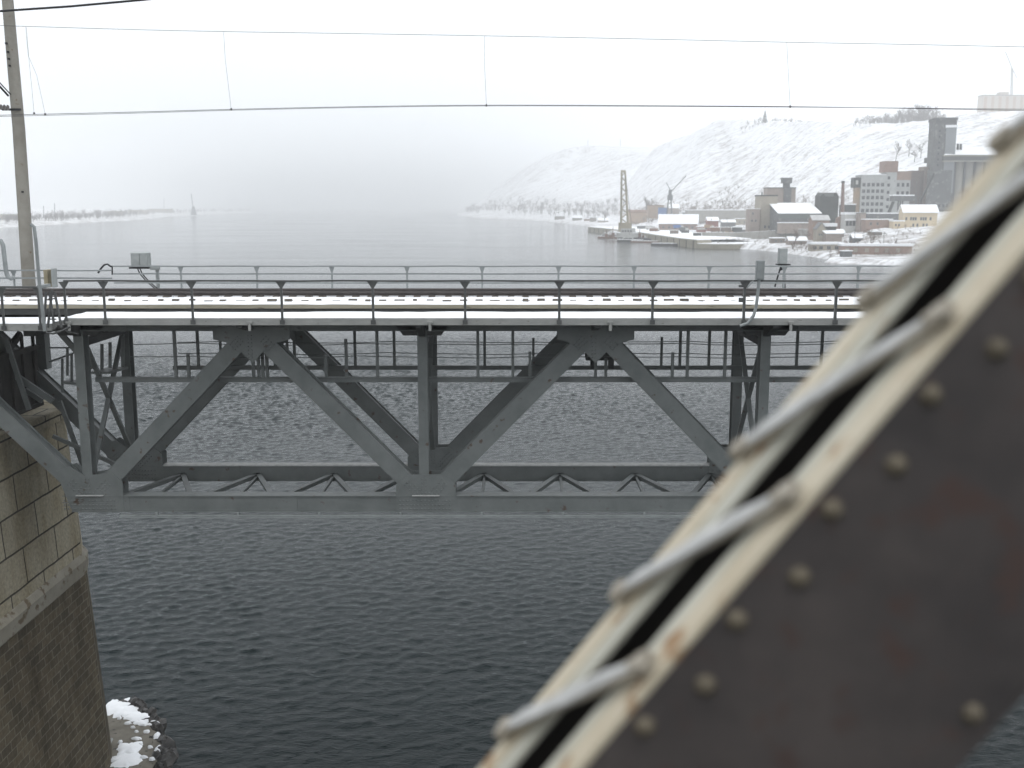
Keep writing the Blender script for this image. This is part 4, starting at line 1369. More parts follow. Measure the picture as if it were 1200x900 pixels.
def house(name, label, cat, px0, px1, pyt, pyb, D, depth, wall, roof='flat', rz=0.0, pitch=3.0, windows=None, roofm=None, over=.5, group=None, deepen=5.0, win_mat=None, wsize=(1.7, 2.0), top=None, snap=False, roofh=.35, door=None):
    """px0..px1, pyt..pyb: the front face in the photo at distance D. Windows: list of (fx, fz) on the front, fractions of the face"""
    a, b = on_y(px0, pyb, D), on_y(px1, pyt, D)
    if snap:
        dz_ = ground((a.x + b.x) / 2, D + 1, a.z) - .3 - a.z
        a.z += dz_; b.z += dz_
    w, h = b.x - a.x, b.z - a.z
    root = empty(name, ((a.x + b.x) / 2, D, a.z), label, cat, group, rz)
    M = Matrix.Translation(root.location) @ Matrix.Rotation(rz, 4, 'Z')

    def mk(fn, nm, mt, par=root):
        m = MB(); fn(m)
        m.v = [tuple(M @ Vector(v)) for v in m.v]
        return m.build(nm, mt, par)
    wallo = mk(lambda m: m.box((-w / 2, 0, -deepen), (w / 2, depth, h)) if roof != 'gable' else m.prism([(-w / 2, 0, -deepen), (w / 2, 0, -deepen), (w / 2, 0, h), (-w / 2, 0, h)], (0, depth, 0)), 'wall', wall)
    rm = roofm or SNOW
    if roof == 'flat':
        ro = mk(lambda m: m.box((-w / 2 - over * .4, -over * .4, h + .003), (w / 2 + over * .4, depth + over * .4, h + roofh)), 'roof', rm)
    elif roof == 'gable':      # ridge along the front (x)
        ro = mk(lambda m: m.prism([(-w / 2 - over, -over, h), (-w / 2 - over, depth / 2, h + pitch), (-w / 2 - over, depth + over, h), (-w / 2 - over, depth + over, h + .35), (-w / 2 - over, depth / 2, h + pitch + .4), (-w / 2 - over, -over, h + .35)], (w + 2 * over, 0, 0)), 'roof', rm)
        mk(lambda m: (m.prism([(-w / 2 + .02, .05, h - .02), (-w / 2 + .02, depth / 2, h + pitch - .02), (-w / 2 + .02, depth - .05, h - .02)], (w - .04, 0, 0))), 'gable_wall', wall)
    elif roof == 'gable_y':    # ridge runs away from the front
        ro = mk(lambda m: m.prism([(-w / 2 - over, -over, h), (0, -over, h + pitch), (w / 2 + over, -over, h), (w / 2 + over, -over, h + .35), (0, -over, h + pitch + .4), (-w / 2 - over, -over, h + .35)], (0, depth + 2 * over, 0)), 'roof', rm)
        mk(lambda m: m.prism([(-w / 2 + .05, .02, h - .02), (w / 2 - .05, .02, h - .02), (0, .02, h + pitch - .02)], (0, depth - .04, 0)), 'gable_wall', wall)
    elif roof == 'shed':       # falls towards the front
        ro = mk(lambda m: m.prism([(-w / 2 - over, -over, h - .2), (-w / 2 - over, depth + over, h + pitch), (-w / 2 - over, depth + over, h + pitch + .35), (-w / 2 - over, -over, h + .15)], (w + 2 * over, 0, 0)), 'roof', rm)
        mk(lambda m: m.prism([(-w / 2 + .02, .05, h - .25), (-w / 2 + .02, depth - .05, h + pitch - .1), (-w / 2 + .02, depth - .05, h - .25)], (w - .04, 0, 0)), 'gable_wall', wall)
    for (fx, fz) in (windows or []):
        x, z = -w / 2 + w * fx, h * fz
        ww, wh = wsize
        fo = mk(lambda m: (m.box((x - ww / 2 - .12, -.06, z - wh / 2 - .12), (x - ww / 2, .1, z + wh / 2 + .12)), m.box((x + ww / 2, -.06, z - wh / 2 - .12), (x + ww / 2 + .12, .1, z + wh / 2 + .12)),
                           m.box((x - ww / 2, -.06, z + wh / 2), (x + ww / 2, .1, z + wh / 2 + .12)), m.box((x - ww / 2, -.10, z - wh / 2 - .12), (x + ww / 2, .1, z - wh / 2)), m.box((x - .04, -.04, z - wh / 2), (x + .04, .1, z + wh / 2))), 'window', FRAMEM)
        mk(lambda m: m.box((x - ww / 2, -.012, z - wh / 2), (x + ww / 2, .05, z + wh / 2)), 'pane', win_mat or GLASS, fo)
    return root, mk, w, h


def grid(nx, nz, x0=.1, x1=.9, z0=.1, z1=.9, skip=()):
    return [(x0 + (x1 - x0) * (i / max(1, nx - 1)), z0 + (z1 - z0) * (j / max(1, nz - 1))) for j in range(nz) for i in range(nx) if (i, j) not in skip]


# --- tall grain elevator and silos
tw, mk, w, h = house('elevator_tower', 'tall grey concrete grain elevator tower rising behind the cream house', 'tower', 1089, 1121, 141, 262, 640, 16, GREYC, rz=R(-9), windows=None, roofm=GREYC, over=1.2, roofh=1.6)
mk(lambda m: m.box((-w / 2 - 2.6, -1.0, -5), (w / 2 - 1, 0, h * .52)), 'lower_block', GREYC)
mk(lambda m: m.box((w * .02, -.5, h * .3), (w / 2 + .02, 0, h * .93)), 'pale_panel', W('pale_concrete', (0.24, .26, .27), (0.2, .21, .22), .1))
mk(lambda m: m.box((w * .02 - .4, -.8, h * .93), (w / 2 + .4, -.003, h * .955)), 'ledge', SNOW)
for fx in (-.3, -.12, .06, .24):
    for fz in (.10, .16):
        f_ = mk(lambda m: m.box((w * fx, -1.09, h * fz), (w * fx + 1.1, -1.02, h * fz + 1.9)), 'window', GLASS)
for i in range(7):
    mk(lambda m: m.box((-w * .30, -.12, h * (.56 + i * .055)), (-w * .30 + .9, -.02, h * (.56 + i * .055) + 1.2)), 'window', GLASS)
mk(lambda m: m.prism([(-w / 2 - 6, -1.5, h * .2), (-w / 2 - 6, -1.5, h * .24), (-w / 2 + 1, -1.5, h * .50), (-w / 2 + 1, -1.5, h * .46)], (0, 1.2, 0)), 'conveyor', GREYD)
for px in (1122.5, 1126):
    p = on_y(px, 182, 648)
    m = MB(); m.tube([p + Vector((0, 0, -6)), on_y(px, 168.5, 648)], .75, 8)
    tag(m.build('vent_pipe', GREYD, None, p), 'dark vent pipe on the snowy silo roof beside the elevator tower, ' + ('nearer the tower' if px < 1124 else 'farther from the tower'), 'pipe', 'vent pipes on the silo roof')
silo = empty('grain_silos', on_y(1150, 262, 645), 'row of round concrete grain silos under one snowy roof, half behind the girder', 'silo')
zs0, zs1 = on_y(1120, 262, 640).z - 5, on_y(1120, 189, 640).z
for i in range(8):
    xc_ = on_y(1109.5 + i * 12.2, 230, 642).x
    m = MB(); m.tube([(xc_, 643 + i * .8, zs0), (xc_, 643 + i * .8, zs1)], 3.05, 20); m.build('silo_cylinder', SILOC, silo)
    m = MB(); m.box((xc_ + 2.6, 640.4 + i * .8, zs0), (xc_ + 3.8, 641.2 + i * .8, zs1)); m.build('silo_joint', SILOD, silo)
m = MB(); xa, xb = on_y(1105, 185, 639).x, on_y(1206, 185, 639).x
m.box((xa, 638.5, zs1), (xb, 668, zs1 + 3.2)); m.build('gallery', SILOD, silo)
m = MB(); m.box((xa - .4, 637.6, zs1 - .4), (xb, 638.5, zs1 + .4)); m.box((xa - .4, 637.6, zs1 + 2.8), (xb, 638.45, zs1 + 3.5)); m.build('ledge', SILOC, silo)
m = MB(); m.prism([(xa + 3, 638, zs1 + 3.2), (xa + 14, 652, zs1 + 8.2), (xb, 652, zs1 + 9.0), (xb, 638, zs1 + 3.2)], (0, 0, .5)); m.prism([(xa, 638, zs1 + 3.21), (xb, 638, zs1 + 3.21), (xb, 652, zs1 + 8.9), (xa + 14, 652, zs1 + 8.1)], (0, 0, .6)); m.build('roof', SNOW, silo)

# --- white block mill
wb, mk, w, h = house('factory_building', 'white panelled multi storey mill with rows of small dark windows and brick stair tower', 'factory', 1007, 1038, 205, 262, 650, 16, WHITEW, rz=R(-5),
                     windows=grid(5, 6, .12, .88, .14, .80), wsize=(1.7, 2.0))
mk(lambda m: m.box((w / 2, .6, -5), (w / 2 + 6.6, 12, h + 1.6)), 'stair_tower', WHITEW)
mk(lambda m: m.box((w / 2 - 1.2, .3, h + 1.6), (w / 2 + 6.9, 12.3, h + 8.2)), 'brick_head', BRICK)
for j in range(6): mk(lambda m: m.box((w / 2 + 1.2, .5, 5 + j * 4.3), (w / 2 + 2.7, .7, 6.8 + j * 4.3)), 'window', GLASS)
mk(lambda m: m.box((w / 2 + 6.6, 2, -5), (w / 2 + 15.2, 13, h - 3)), 'wing_wall', WHITEW)
mk(lambda m: m.box((w / 2 + 6.4, 1.8, h - 3), (w / 2 + 15.4, 13.2, h + 2.2)), 'brick_storey', ORBRICK)
for j in range(2):
    for i in range(3): mk(lambda m: m.box((w / 2 + 7.3 + i * 2.8, 1.9, h - 7 - j * 5), (w / 2 + 8.8 + i * 2.8, 2.1, h - 4.8 - j * 5)), 'window', GLASS)
mk(lambda m: m.box((w / 2 + 15.2, 2.6, -5), (w / 2 + 23, 14, h + 2.6)), 'dark_wing', W('sooty_brick', (.12, .095, .085), (.16, .13, .115)))
for j in range(3): mk(lambda m: m.box((w / 2 + 16.4 + j * 2.4, 2.5, 2), (w / 2 + 16.8 + j * 2.4, 2.62, h - 3)), 'pilaster', GREYC)
mk(lambda m: m.box((w / 2 + 23, 4, -5), (w / 2 + 27, 15, h + 5)), 'pink_wing', PINK)
mk(lambda m: m.box((-w / 2 - 4.2, 1, h - 7.5), (-w / 2 - .01, 9, h - 1.5)), 'dark_bay', GREYD)
mk(lambda m: m.box((-w / 2 - 3.0, .9, h - 5.6), (-w / 2 - 1.6, 1.02, h - 3.2)), 'window', SHIPW)
mk(lambda m: m.box((-w / 2 - 2.6, 1.6, -5), (-w / 2 - .01, 8, h - 7.5)), 'orange_wing', ORANGE)
mk(lambda m: (m.box((w / 2 - 9, -1.5, .5), (w / 2 - 3, 0, 4))), 'loading_bay', GREYD)
# covered gallery on legs in front of it
cg = empty('loading_gallery', on_y(1060, 262, 620), 'snow topped grey canopy on tall thin legs before the white mill', 'canopy')
c0, c1 = on_y(1046, 235.5, 620), on_y(1075, 229.5, 620)
m = MB(); m.box((c0.x, 620, c0.z), (c1.x, 625, c1.z)); m.build('deck', GREYC, cg)
m = MB(); m.box((c0.x - .2, 619.8, c1.z + .003), (c0.x + 12.5, 625.2, c1.z + .7)); m.build('snow_cover', SNOW, cg)
for px in (1051, 1053.5, 1056, 1072):
    p = on_y(px, 262, 621.5); m = MB(); m.box((p.x - .3, 621, p.z - 5), (p.x + .3, 621.7, c0.z)); m.build('leg', GREYD, cg)
m = MB(); m.prism([on_y(1046, 236, 621), on_y(1049, 236, 621), on_y(1040, 258, 621), on_y(1037, 258, 621)], (0, 1.5, 0)); m.build('conveyor', GREYD, cg)

# --- other works buildings, left to right
house('long_shed', 'long low grey shed with snowy roof edge below the hill, left of the twin blocks', 'shed', 806, 880, 246.5, 252, 860, 14, FENCE, roofm=SNOW, roofh=.6)
house('brick_annex', 'small pinkish annex against the left side of the beige block', 'building', 878, 891, 245, 266, 618, 10, PINK, windows=[(.25, .35), (.6, .35), (.3, .75)], wsize=(1.0, 1.2), roofh=.3)
hb, mk, w, h = house('beige_block', 'windowless beige block tower with a dark parapet, front one of the twin blocks', 'building', 890.5, 911.5, 230, 268, 620, 12, BEIGE, roofm=GREYD, rz=R(4), windows=[(.3, .06), (.55, .05), (.85, .06)], wsize=(1.1, 1.5), roofh=.8)
mk(lambda m: m.box((-w / 2 + .3, .5, h + .8), (-w / 2 + .9, 1.1, h + 2.6)), 'chimney', GREYD)
hb, mk, w, h = house('brick_tower_block', 'taller brown brick block with rooftop turret behind the beige block', 'building', 897.5, 932.5, 220.5, 268, 668, 14, PINK, roofm=GREYD, roofh=.5, rz=R(-4))
mk(lambda m: m.box((w * .08, -.8, -4), (w * .34, 0, h + .2)), 'dark_shaft', GREYC)
mk(lambda m: (m.box((w * .1, 1, h + .5), (w * .3, 6, h + 3.0)), m.box((w * .04, .2, h + 3.0), (w * .36, 7, h + 5.6))), 'turret', GREYC)
mk(lambda m: m.box((w * .02, 0, h + 5.6), (w * .37, 7.2, h + 6.4)), 'turret_roof', GREYC)
mk(lambda m: m.box((w * .13, -1.1, h * .6), (w * .34, -.003, h * .62)), 'ledge', SNOW)
hb, mk, w, h = house('long_workshop', 'long two tier grey workshop with wide snowy roof between the blocks and the dark house', 'workshop', 912, 962, 250, 263, 600, 22, GREYC, roof='shed', pitch=5.6, roofh=.4, windows=None)
mk(lambda m: m.box((-w / 2 + .3, -.1, h * .55), (w / 2 - .3, -.01, h * .9)), 'window_band', W('grimy_glass', (.13, .15, .14)))
mk(lambda m: m.box((-w / 2 - .6, -3, -5), (w / 2 - .3, -.12, h * .12)), 'lower_tier', PINK)
mk(lambda m: m.box((-w / 2 - .8, -3.3, h * .121), (w / 2 - .2, -.12, h * .21)), 'lower_roof', SNOW)
hb, mk, w, h = house('dark_house', 'tall dark grey clad house with two small gables beside the brick chimney', 'building', 960, 983, 231, 252, 610, 10, GREYD, roof='gable', pitch=2.2, roofm=GREYD, over=.1)
mk(lambda m: m.prism([(w * .26, -.2, h), (w * .5, -.2, h), (w * .38, -.2, h + 2.6)], (0, 10.4, 0)), 'gable', GREYD)
mk(lambda m: m.prism([(-w * .48, -.2, h), (-w * .2, -.2, h), (-w * .34, -.2, h + 2.0)], (0, 10.4, 0)), 'gable', GREYD)
ch = empty('brick_chimney', on_y(987, 262, 590), 'slender tapering brick chimney between the dark house and the white mill', 'chimney')
m = MB(); m.tube([on_y(987, 264, 590) - Vector((0, 0, 4)), on_y(988, 213, 590)], 1.35, 12, r2=.8); m.build('stack', W('chimney_brick', (.15, .10, .085), (.2, .14, .12)), ch)
m = MB(); m.tube([on_y(988, 214.5, 590), on_y(988, 212, 590)], .95, 12); m.build('rim', GREYD, ch)
p = on_y(986, 262, 590); m = MB(); m.prism([(p.x - 3.6, 588, p.z - 4), (p.x + 2.0, 588, p.z - 4), (p.x + 1.2, 588, p.z + 5), (p.x - 2.6, 588, p.z + 3)], (0, 4, 0)); m.build('base', BRICK, ch)
house('dark_shed', 'low dark shed with snowy roof squeezed left of the white mill', 'shed', 989, 1003, 240, 252, 640, 10, GREYD, roofh=.7)
hb, mk, w, h = house('orange_workshop', 'small orange rendered workshop with grey snowy roof below the dark house', 'workshop', 952, 972, 258.5, 270, 545, 8, ORBRICK, roof='gable', pitch=2.4, roofm=W('slushy_roof', (.5, .5, .5), (.35, .34, .33)), windows=[(.8, .55)], wsize=(.8, 1))
house('stone_house', 'small beige gabled house above the river garages with two snowy lean-to roofs', 'house', 957, 968, 269, 278, 500, 6, BEIGE, roof='gable_y', pitch=3.0, roofm=TINR, windows=[(.3, .35), (.55, .35), (.8, .35)], wsize=(.55, .8), over=.2)
house('lean_to', 'upper snow roofed lean-to beside the small beige gabled house', 'shed', 967.5, 980, 265.5, 271, 512, 5, GREYD, roofh=1.6, over=1.0)
house('lean_to', 'lower snow roofed lean-to beside the small beige gabled house', 'shed', 968, 987, 273.5, 279, 495, 5, PINK, roof='shed', pitch=1.0, roofh=.6)
hb, mk, w, h = house('glazed_office', 'small white office with glazed front and snow on its roof, right of the brick chimney', 'office', 990, 1008, 251.5, 266, 580, 8, SHIPW, roof='flat', roofh=1.3, windows=None)
for i in range(4): mk(lambda m: m.box((-w / 2 + .5 + i * 1.8, -.08, .6), (-w / 2 + 2.0 + i * 1.8, -.01, h * .48)), 'window', GLASS)
mk(lambda m: m.box((-w / 2 - .2, -.7, h * .52), (w / 2 + .2, -.003, h * .66)), 'canopy', SNOW)
house('low_brick_row', 'low orange brick row building below the white mill', 'building', 1014, 1046, 257.5, 267, 565, 7, ORBRICK, roofh=.45, windows=[(.2, .5), (.45, .5)], wsize=(1.0, 1.3))
house('boiler_house', 'small pinkish boiler house between the glazed office and the low brick row', 'building', 1007.5, 1015, 250, 265.5, 572, 7, PINK, roofm=TINR, windows=[(.5, .35)], wsize=(1.0, 2.2))
house('low_grey_row', 'low grey snow topped row right under the wall of the white mill', 'building', 1018, 1062, 250.5, 257, 600, 6, GREYC, roofh=.6)
cw, mk, w, h = house('cream_house', 'cream two storey house with snowy hipped roof in front of the elevator tower', 'house', 1059, 1098, 249.5, 267.5, 560, 12, CREAMW, roof='gable', pitch=4.0, rz=R(-8), windows=[(.08, .62), (.22, .62), (.29, .62), (.36, .62), (.52, .62), (.59, .62), (.66, .62), (.8, .62), (.3, .2), (.42, .2), (.6, .2), (.7, .2)], wsize=(.75, 1.5), over=.7)
house('cream_lean_to', 'low cream extension with snowy roof joined left of the cream house', 'building', 1047, 1060, 259.5, 268, 558, 7, CREAMW, roofh=.6, windows=[(.2, .5), (.5, .5)], wsize=(.7, 1.1))
house('garage_row', 'left long low row of garages with snowy roofs above the river edge', 'garages', 951, 988, 286.5, 293, 478, 6, BEIGE, roofh=1.0, over=1.0, windows=[(.1, .4), (.3, .4), (.55, .4), (.8, .4)], wsize=(1.6, 1.3))
house('garage_row', 'right long brown row of garages with snowy roofs above the river edge', 'garages', 987, 1068, 288.5, 297, 440, 6, ORBRICK, rz=R(-6), roofh=.9, over=1.0, windows=[(.08, .45), (.2, .45), (.36, .45), (.5, .45), (.64, .45), (.8, .45)], wsize=(1.3, 1.4), win_mat=BEIGE)
hb, mk, w, h = house('pump_hut', 'little grey hut standing right at the water edge beneath the garages', 'hut', 988, 999.5, 294.5, 303.5, 425, 3, GREYC, roofm=SNOW, roofh=.35, rz=R(14), deepen=3)

# --- quay, fence, warehouse, cranes, boats
q0 = [(689, 271.8), (704, 273.4), (726, 276.2), (750, 280), (772, 284.2), (793, 288), (816, 291), (835, 291.7), (860, 291.8)]
P = [on_z(px, py, 0) for px, py in q0]
qw = empty('quay_wall', P[4], 'long stained concrete quay wall with a snowy top along the harbour', 'quay')
for i in range(len(P) - 1):
    a, b = P[i], P[i + 1]
    zt0 = 4.3 if i < 6 else 2.4
    back = Vector((9, 6, 0))
    m = MB(); m.prism([a + Vector((0, 0, -3)), b + Vector((0, 0, -3)), b + back + Vector((0, 0, -3)), a + back + Vector((0, 0, -3))], (0, 0, 3 + zt0)); m.build('wall_segment', QUAYM, qw)
    m = MB(); m.prism([a + Vector((.4, .3, zt0 + .003)), b + Vector((.4, .3, zt0 + .003)), b + Vector((34, 22, zt0 + .003)), a + Vector((34, 22, zt0 + .003))], (0, 0, .35)); m.build('snow_cover', SNOW, qw)
    if i < 6:
        for t in (.15, .5, .85):
            c = a.lerp(b, t); m = MB(); m.box((c.x - .25, c.y - .5, -1), (c.x + .25, c.y + .4, zt0 - .4)); m.build('fender', GREYD, qw)
def fence_run(name, label, pts, D0, D1, h, mtl):
    n = len(pts) - 1
    PP = [on_y(px, py, D0 + (D1 - D0) * i / n) for i, (px, py) in enumerate(pts)]
    r = empty(name, PP[n // 2], label, 'fence')
    for i in range(n):
        a, b = PP[i], PP[i + 1]
        k = max(1, int((b - a).length / 5))
        for j in range(k):
            p, q = a.lerp(b, j / k), a.lerp(b, (j + .97) / k)
            m = MB(); m.prism([p - Vector((0, 0, 2)), q - Vector((0, 0, 2)), q + Vector((0, 0, h)), p + Vector((0, 0, h))], (0, .25, 0)); m.build('panel', mtl, r)
            m = MB(); m.box(p - Vector((.2, .15, 2)), p + Vector((.2, .35, h + .2))); m.build('post', mtl, r)
            m = MB(); m.prism([p + Vector((0, -.05, h)), q + Vector((0, -.05, h)), q + Vector((0, -.05, h + .18)), p + Vector((0, -.05, h + .18))], (0, .35, 0)); m.build('snow_cap', SNOW, r)
fence_run('concrete_fence', 'pale concrete panel fence along the yard behind the quay', [(823, 278.5), (842, 278.5), (862, 278.8), (890, 277.5), (930, 275), (948, 275)], 640, 590, 3.0, FENCE)
house('site_cabin', 'dark little cabin at the left end of the concrete fence', 'cabin', 813, 822, 273, 279, 640, 3, GREYD, roofh=.3)
hb, mk, w, h = house('warehouse', 'long red brick warehouse with a big snowy gable roof on the quay', 'warehouse', 772, 817, 262.5, 270.5, 800, 22, BRICK, roof='gable', pitch=6.8, rz=R(-10), over=.8, windows=[(.12, .5), (.27, .5), (.42, .5), (.57, .5), (.72, .5), (.87, .5)], wsize=(1.6, 1.6))
hb, mk, w, h = house('gate_house', 'small red and white kiosk at the corner of the brick warehouse', 'kiosk', 817, 827.5, 266, 271.5, 730, 4, REDP, roof='flat', roofh=.5)
mk(lambda m: m.box((-w / 2 - .1, -.1, h * .45), (w / 2 + .1, -.02, h * .8)), 'white_band', SHIPW)
house('red_shed', 'dark red shed with pitched snowy roof behind the kiosk', 'shed', 829, 842, 259, 267, 760, 8, REDP, roof='gable', pitch=2.5)
house('yellow_shed', 'ochre shed under the hill toe left of the harbour crane', 'shed', 738, 758, 249, 256, 1010, 12, ORANGE, roof='gable', pitch=2.0, roofm=RUST)
house('ochre_barn', 'ochre barn with a blue end section below the slope', 'barn', 760, 778, 241, 250, 1020, 12, ORANGE, roofm=RUST, roofh=.6)
house('blue_container', 'blue container block beside the ochre barn', 'container', 772, 782, 243.5, 250, 1005, 6, BLUE, roofm=GREYC, roofh=.3)
house('grey_hall', 'grey flat hall with snow on its roof right of the harbour crane', 'hall', 803, 858, 249, 256, 900, 16, GREYC, roofm=SNOW, roofh=1.0)
house('snow_shed', 'small white roofed shed at the foot of the slope behind the warehouse', 'shed', 783, 796, 244, 251, 1000, 8, PINK, roof='gable', pitch=3.5)
for i, (a, b, t, bt, D, mt, lb) in enumerate(((650, 662, 253.5, 259.5, 1620, WOODH, 'leftmost dark wooden waterside shed at the harbour edge'), (671, 682, 255.5, 260.5, 1500, WOODH, 'snow roofed boathouse right of the leftmost waterside shed'),
                                             (685, 691, 256.5, 262, 1430, RUST, 'narrow rusty shed among the waterside sheds'), (691.5, 699, 255, 263, 1380, WOODH, 'tall brown shed among the waterside sheds'),
                                             (701, 713, 258.5, 264, 1300, PINK, 'broad snow roofed boathouse nearest the floating crane'))):
    house('boathouse', lb, 'shed', a, b, t, bt, D, 10, mt, roof='gable' if i in (1, 4) else 'flat', pitch=3.2, roofh=.8, group='waterside sheds')
# floating crane
zb = 0
fc = empty('floating_crane', on_z(730, 281, 0), 'pale floating crane barge with a tall raised jib moored at the quay', 'floating crane')
D = on_z(730, 281, 0).y
a, b = on_z(706, 277, 0), on_z(762, 282.5, 0)
m = MB(); m.prism([a + Vector((0, 0, -.6)), a + Vector((4, -3.5, -.6)), b + Vector((0, -2, -.6)), b + Vector((3, 6, -.6)), a + Vector((3, 9, -.6))], (0, 0, 2.1)); m.build('hull', HULL, fc)
m = MB(); c = on_y(733, 277, D + 2); m.box((c.x - 6.0, D - 1, 1.5), (c.x + 8, D + 6, 4.4)); m.box((c.x - 3.4, D, 4.4), (c.x + 6.4, D + 5, 7.6)); m.box((c.x - 1, D + .6, 7.6), (c.x + 3, D + 4, 9.6)); m.build('deckhouse', SHIPW, fc)
for (dx, hh_) in ((-13, 5), (-10.5, 3.2), (-8.5, 7), (9.5, 5.5), (12, 3.0)):
    m = MB(); m.tube([(c.x + dx, D + 2, 1.5), (c.x + dx, D + 2, 1.5 + hh_)], .22, 5); m.box((c.x + dx - .9, D + .5, 1.5), (c.x + dx + 1.0, D + 3.2, 1.5 + hh_ * .45))
    m.build('winch', RUST, fc)
for i in range(4): m = MB(); m.box((c.x - 2.6 + i * 1.8, D - .06, 5.2), (c.x - 1.5 + i * 1.8, D - .01, 6.4)); m.build('window', GLASS, fc)
m = MB(); m.box((c.x - 6.2, D - 1.2, 4.403), (c.x - 3.5, D + 6.2, 4.8)); m.box((c.x + 4.5, D - 1.2, 4.403), (c.x + 8.2, D + 6.2, 4.8)); m.build('snow_cover', SNOW, fc)
m = MB(); top = on_y(730.5, 201, D + 3); base = on_y(732, 268, D + 3)
r0, r1 = 2.4, 1.2
for sx in (-1, 1):
    for sy in (-1, 1):
        m.tube([base + Vector((sx * r0, sy * r0, 0)), top + Vector((sx * r1, sy * r1, 0))], .55, 6)
n = 11
for i in range(n):
    f0, f1 = i / n, (i + 1) / n
    for sy in (-1, 1):
        ra_2, rb_2 = r0 + (r1 - r0) * f0, r0 + (r1 - r0) * f1
        s = 1 if i % 2 else -1
        m.tube([base.lerp(top, f0) + Vector((s * ra_2, sy * ra_2, 0)), base.lerp(top, f1) + Vector((-s * rb_2, sy * rb_2, 0))], .24, 4)
    for sx in (-1, 1):
        m.tube([base.lerp(top, f0) + Vector((sx * ra_2, -ra_2, 0)), base.lerp(top, f1) + Vector((sx * rb_2, rb_2, 0))], .22, 4)
m.build('jib', CRANEM, fc)
m = MB(); m.box(top + Vector((-1.6, -1.6, -.6)), top + Vector((1.4, 1.4, .8))); m.build('jib_head', CRANEM, fc)
m = MB(); m.box(base + Vector((-4, -2.8, -2)), base + Vector((4.4, 3, 4))); m.build('machine_house', CRANEM, fc)
for dx in (-1.5, 1.9): m = MB(); m.tube([top + Vector((dx * .5, -1.4, 0)), base + Vector((dx * 2.2, -5, 2))], .12, 4); m.build('hoist_rope', GREYD, fc)
# harbour crane on the quay
hc = empty('harbour_crane', on_y(784, 256, 930), 'grey harbour crane with slewing jib pointing up right behind the warehouse', 'crane')
m = MB(); p = on_y(784.5, 256, 930)
for sx in (-1, 1):
    for sy in (-1, 1): m.tube([p + Vector((sx * 2.6, sy * 2.6, -4)), on_y(784.8, 234, 930) + Vector((sx * 1.1, sy * 1.1, 0))], .4, 5)
for i in range(5): m.bar(p + Vector((-2.4 + i * .3, -2.4, i * 3)), p + Vector((2.1 - i * .3, -2.2, 3 + i * 3)), .3, .3)
m.build('portal', CRANEG, hc)
m = MB(); c0 = on_y(785, 234, 930); m.box(c0 + Vector((-2.0, -2, -.5)), c0 + Vector((2.2, 2, 4))); m.box(c0 + Vector((-1.2, -1.2, 4)), c0 + Vector((1.3, 1.2, 8.5))); m.build('cab', CRANEG, hc)
m = MB(); j0, j1 = on_y(786, 225, 930), on_y(804, 206, 930)
for o_ in (-.6, .6): m.tube([j0 + Vector((0, o_, 0)), j1 + Vector((0, o_ * .3, 0))], .3, 5)
for i in range(8): m.tube([j0.lerp(j1, i / 8) + Vector((0, -.6, 0)), j0.lerp(j1, (i + 1) / 8) + Vector((0, .6, 0))], .15, 4)
m.build('jib', CRANEG, hc)
m = MB(); m.tube([on_y(786, 224, 930), on_y(781, 214, 930)], .3, 5); m.build('counter_jib', CRANEG, hc)
# boats
def boat(label, px, py, L, wd, hz, yaw, mt, cab, snow=True, name='boat'):
    p = on_z(px, py, 0)
    r = empty(name, p, label, 'boat', None, yaw)
    M = Matrix.Translation(p) @ Matrix.Rotation(yaw, 4, 'Z')
    def mk(fn, nm, mtl):
        m = MB(); fn(m); m.v = [tuple(M @ Vector(v)) for v in m.v]; return m.build(nm, mtl, r)
    mk(lambda m: m.prism([(-L / 2, -wd * .4, -.5), (-L / 2, wd * .4, -.5), (L * .3, wd * .5, -.5), (L / 2, 0, -.5), (L * .3, -wd * .5, -.5)], (0, 0, hz + .5)), 'hull', mt)
    if snow: mk(lambda m: m.prism([(-L / 2 + .2, -wd * .36, hz + .003), (-L / 2 + .2, wd * .36, hz + .003), (L * .28, wd * .45, hz + .003), (L / 2 - .5, 0, hz + .003), (L * .28, -wd * .45, hz + .003)], (0, 0, .3)), 'snow_cover', SNOW)
    if cab:
        mk(lambda m: (m.box((-L * .3, -wd * .28, hz), (L * .1, wd * .28, hz + cab)), m.box((-L * .2, -wd * .2, hz + cab), (0, wd * .2, hz + cab * 1.7))), 'cabin', SHIPW)
        mk(lambda m: m.box((-L * .25, -wd * .285, hz + cab * .4), (L * .05, -wd * .282, hz + cab * .75)), 'window', GLASS)
        mk(lambda m: m.tube([(-L * .05, 0, hz + cab), (-L * .05, 0, hz + cab * 3)], .1, 5), 'mast', GREYD)
    return r
boat('white topped motor launch moored under the floating crane', 739, 283.2, 17, 4.5, 1.2, R(-8), HULL, 1.6)
boat('flat dark pontoon loaded with snow beside the quay wall', 779, 288, 15, 5, 1.3, R(-22), HULL, 0, name='pontoon')
boat('small dark workboat moored left of the floating crane', 712, 279.2, 14, 4, 1.3, R(-10), RUST, 1.5)
boat('low barge with rusty hull along the quay below the fence', 756, 284.2, 18, 4, .9, R(-25), RUST, 0, name='barge')
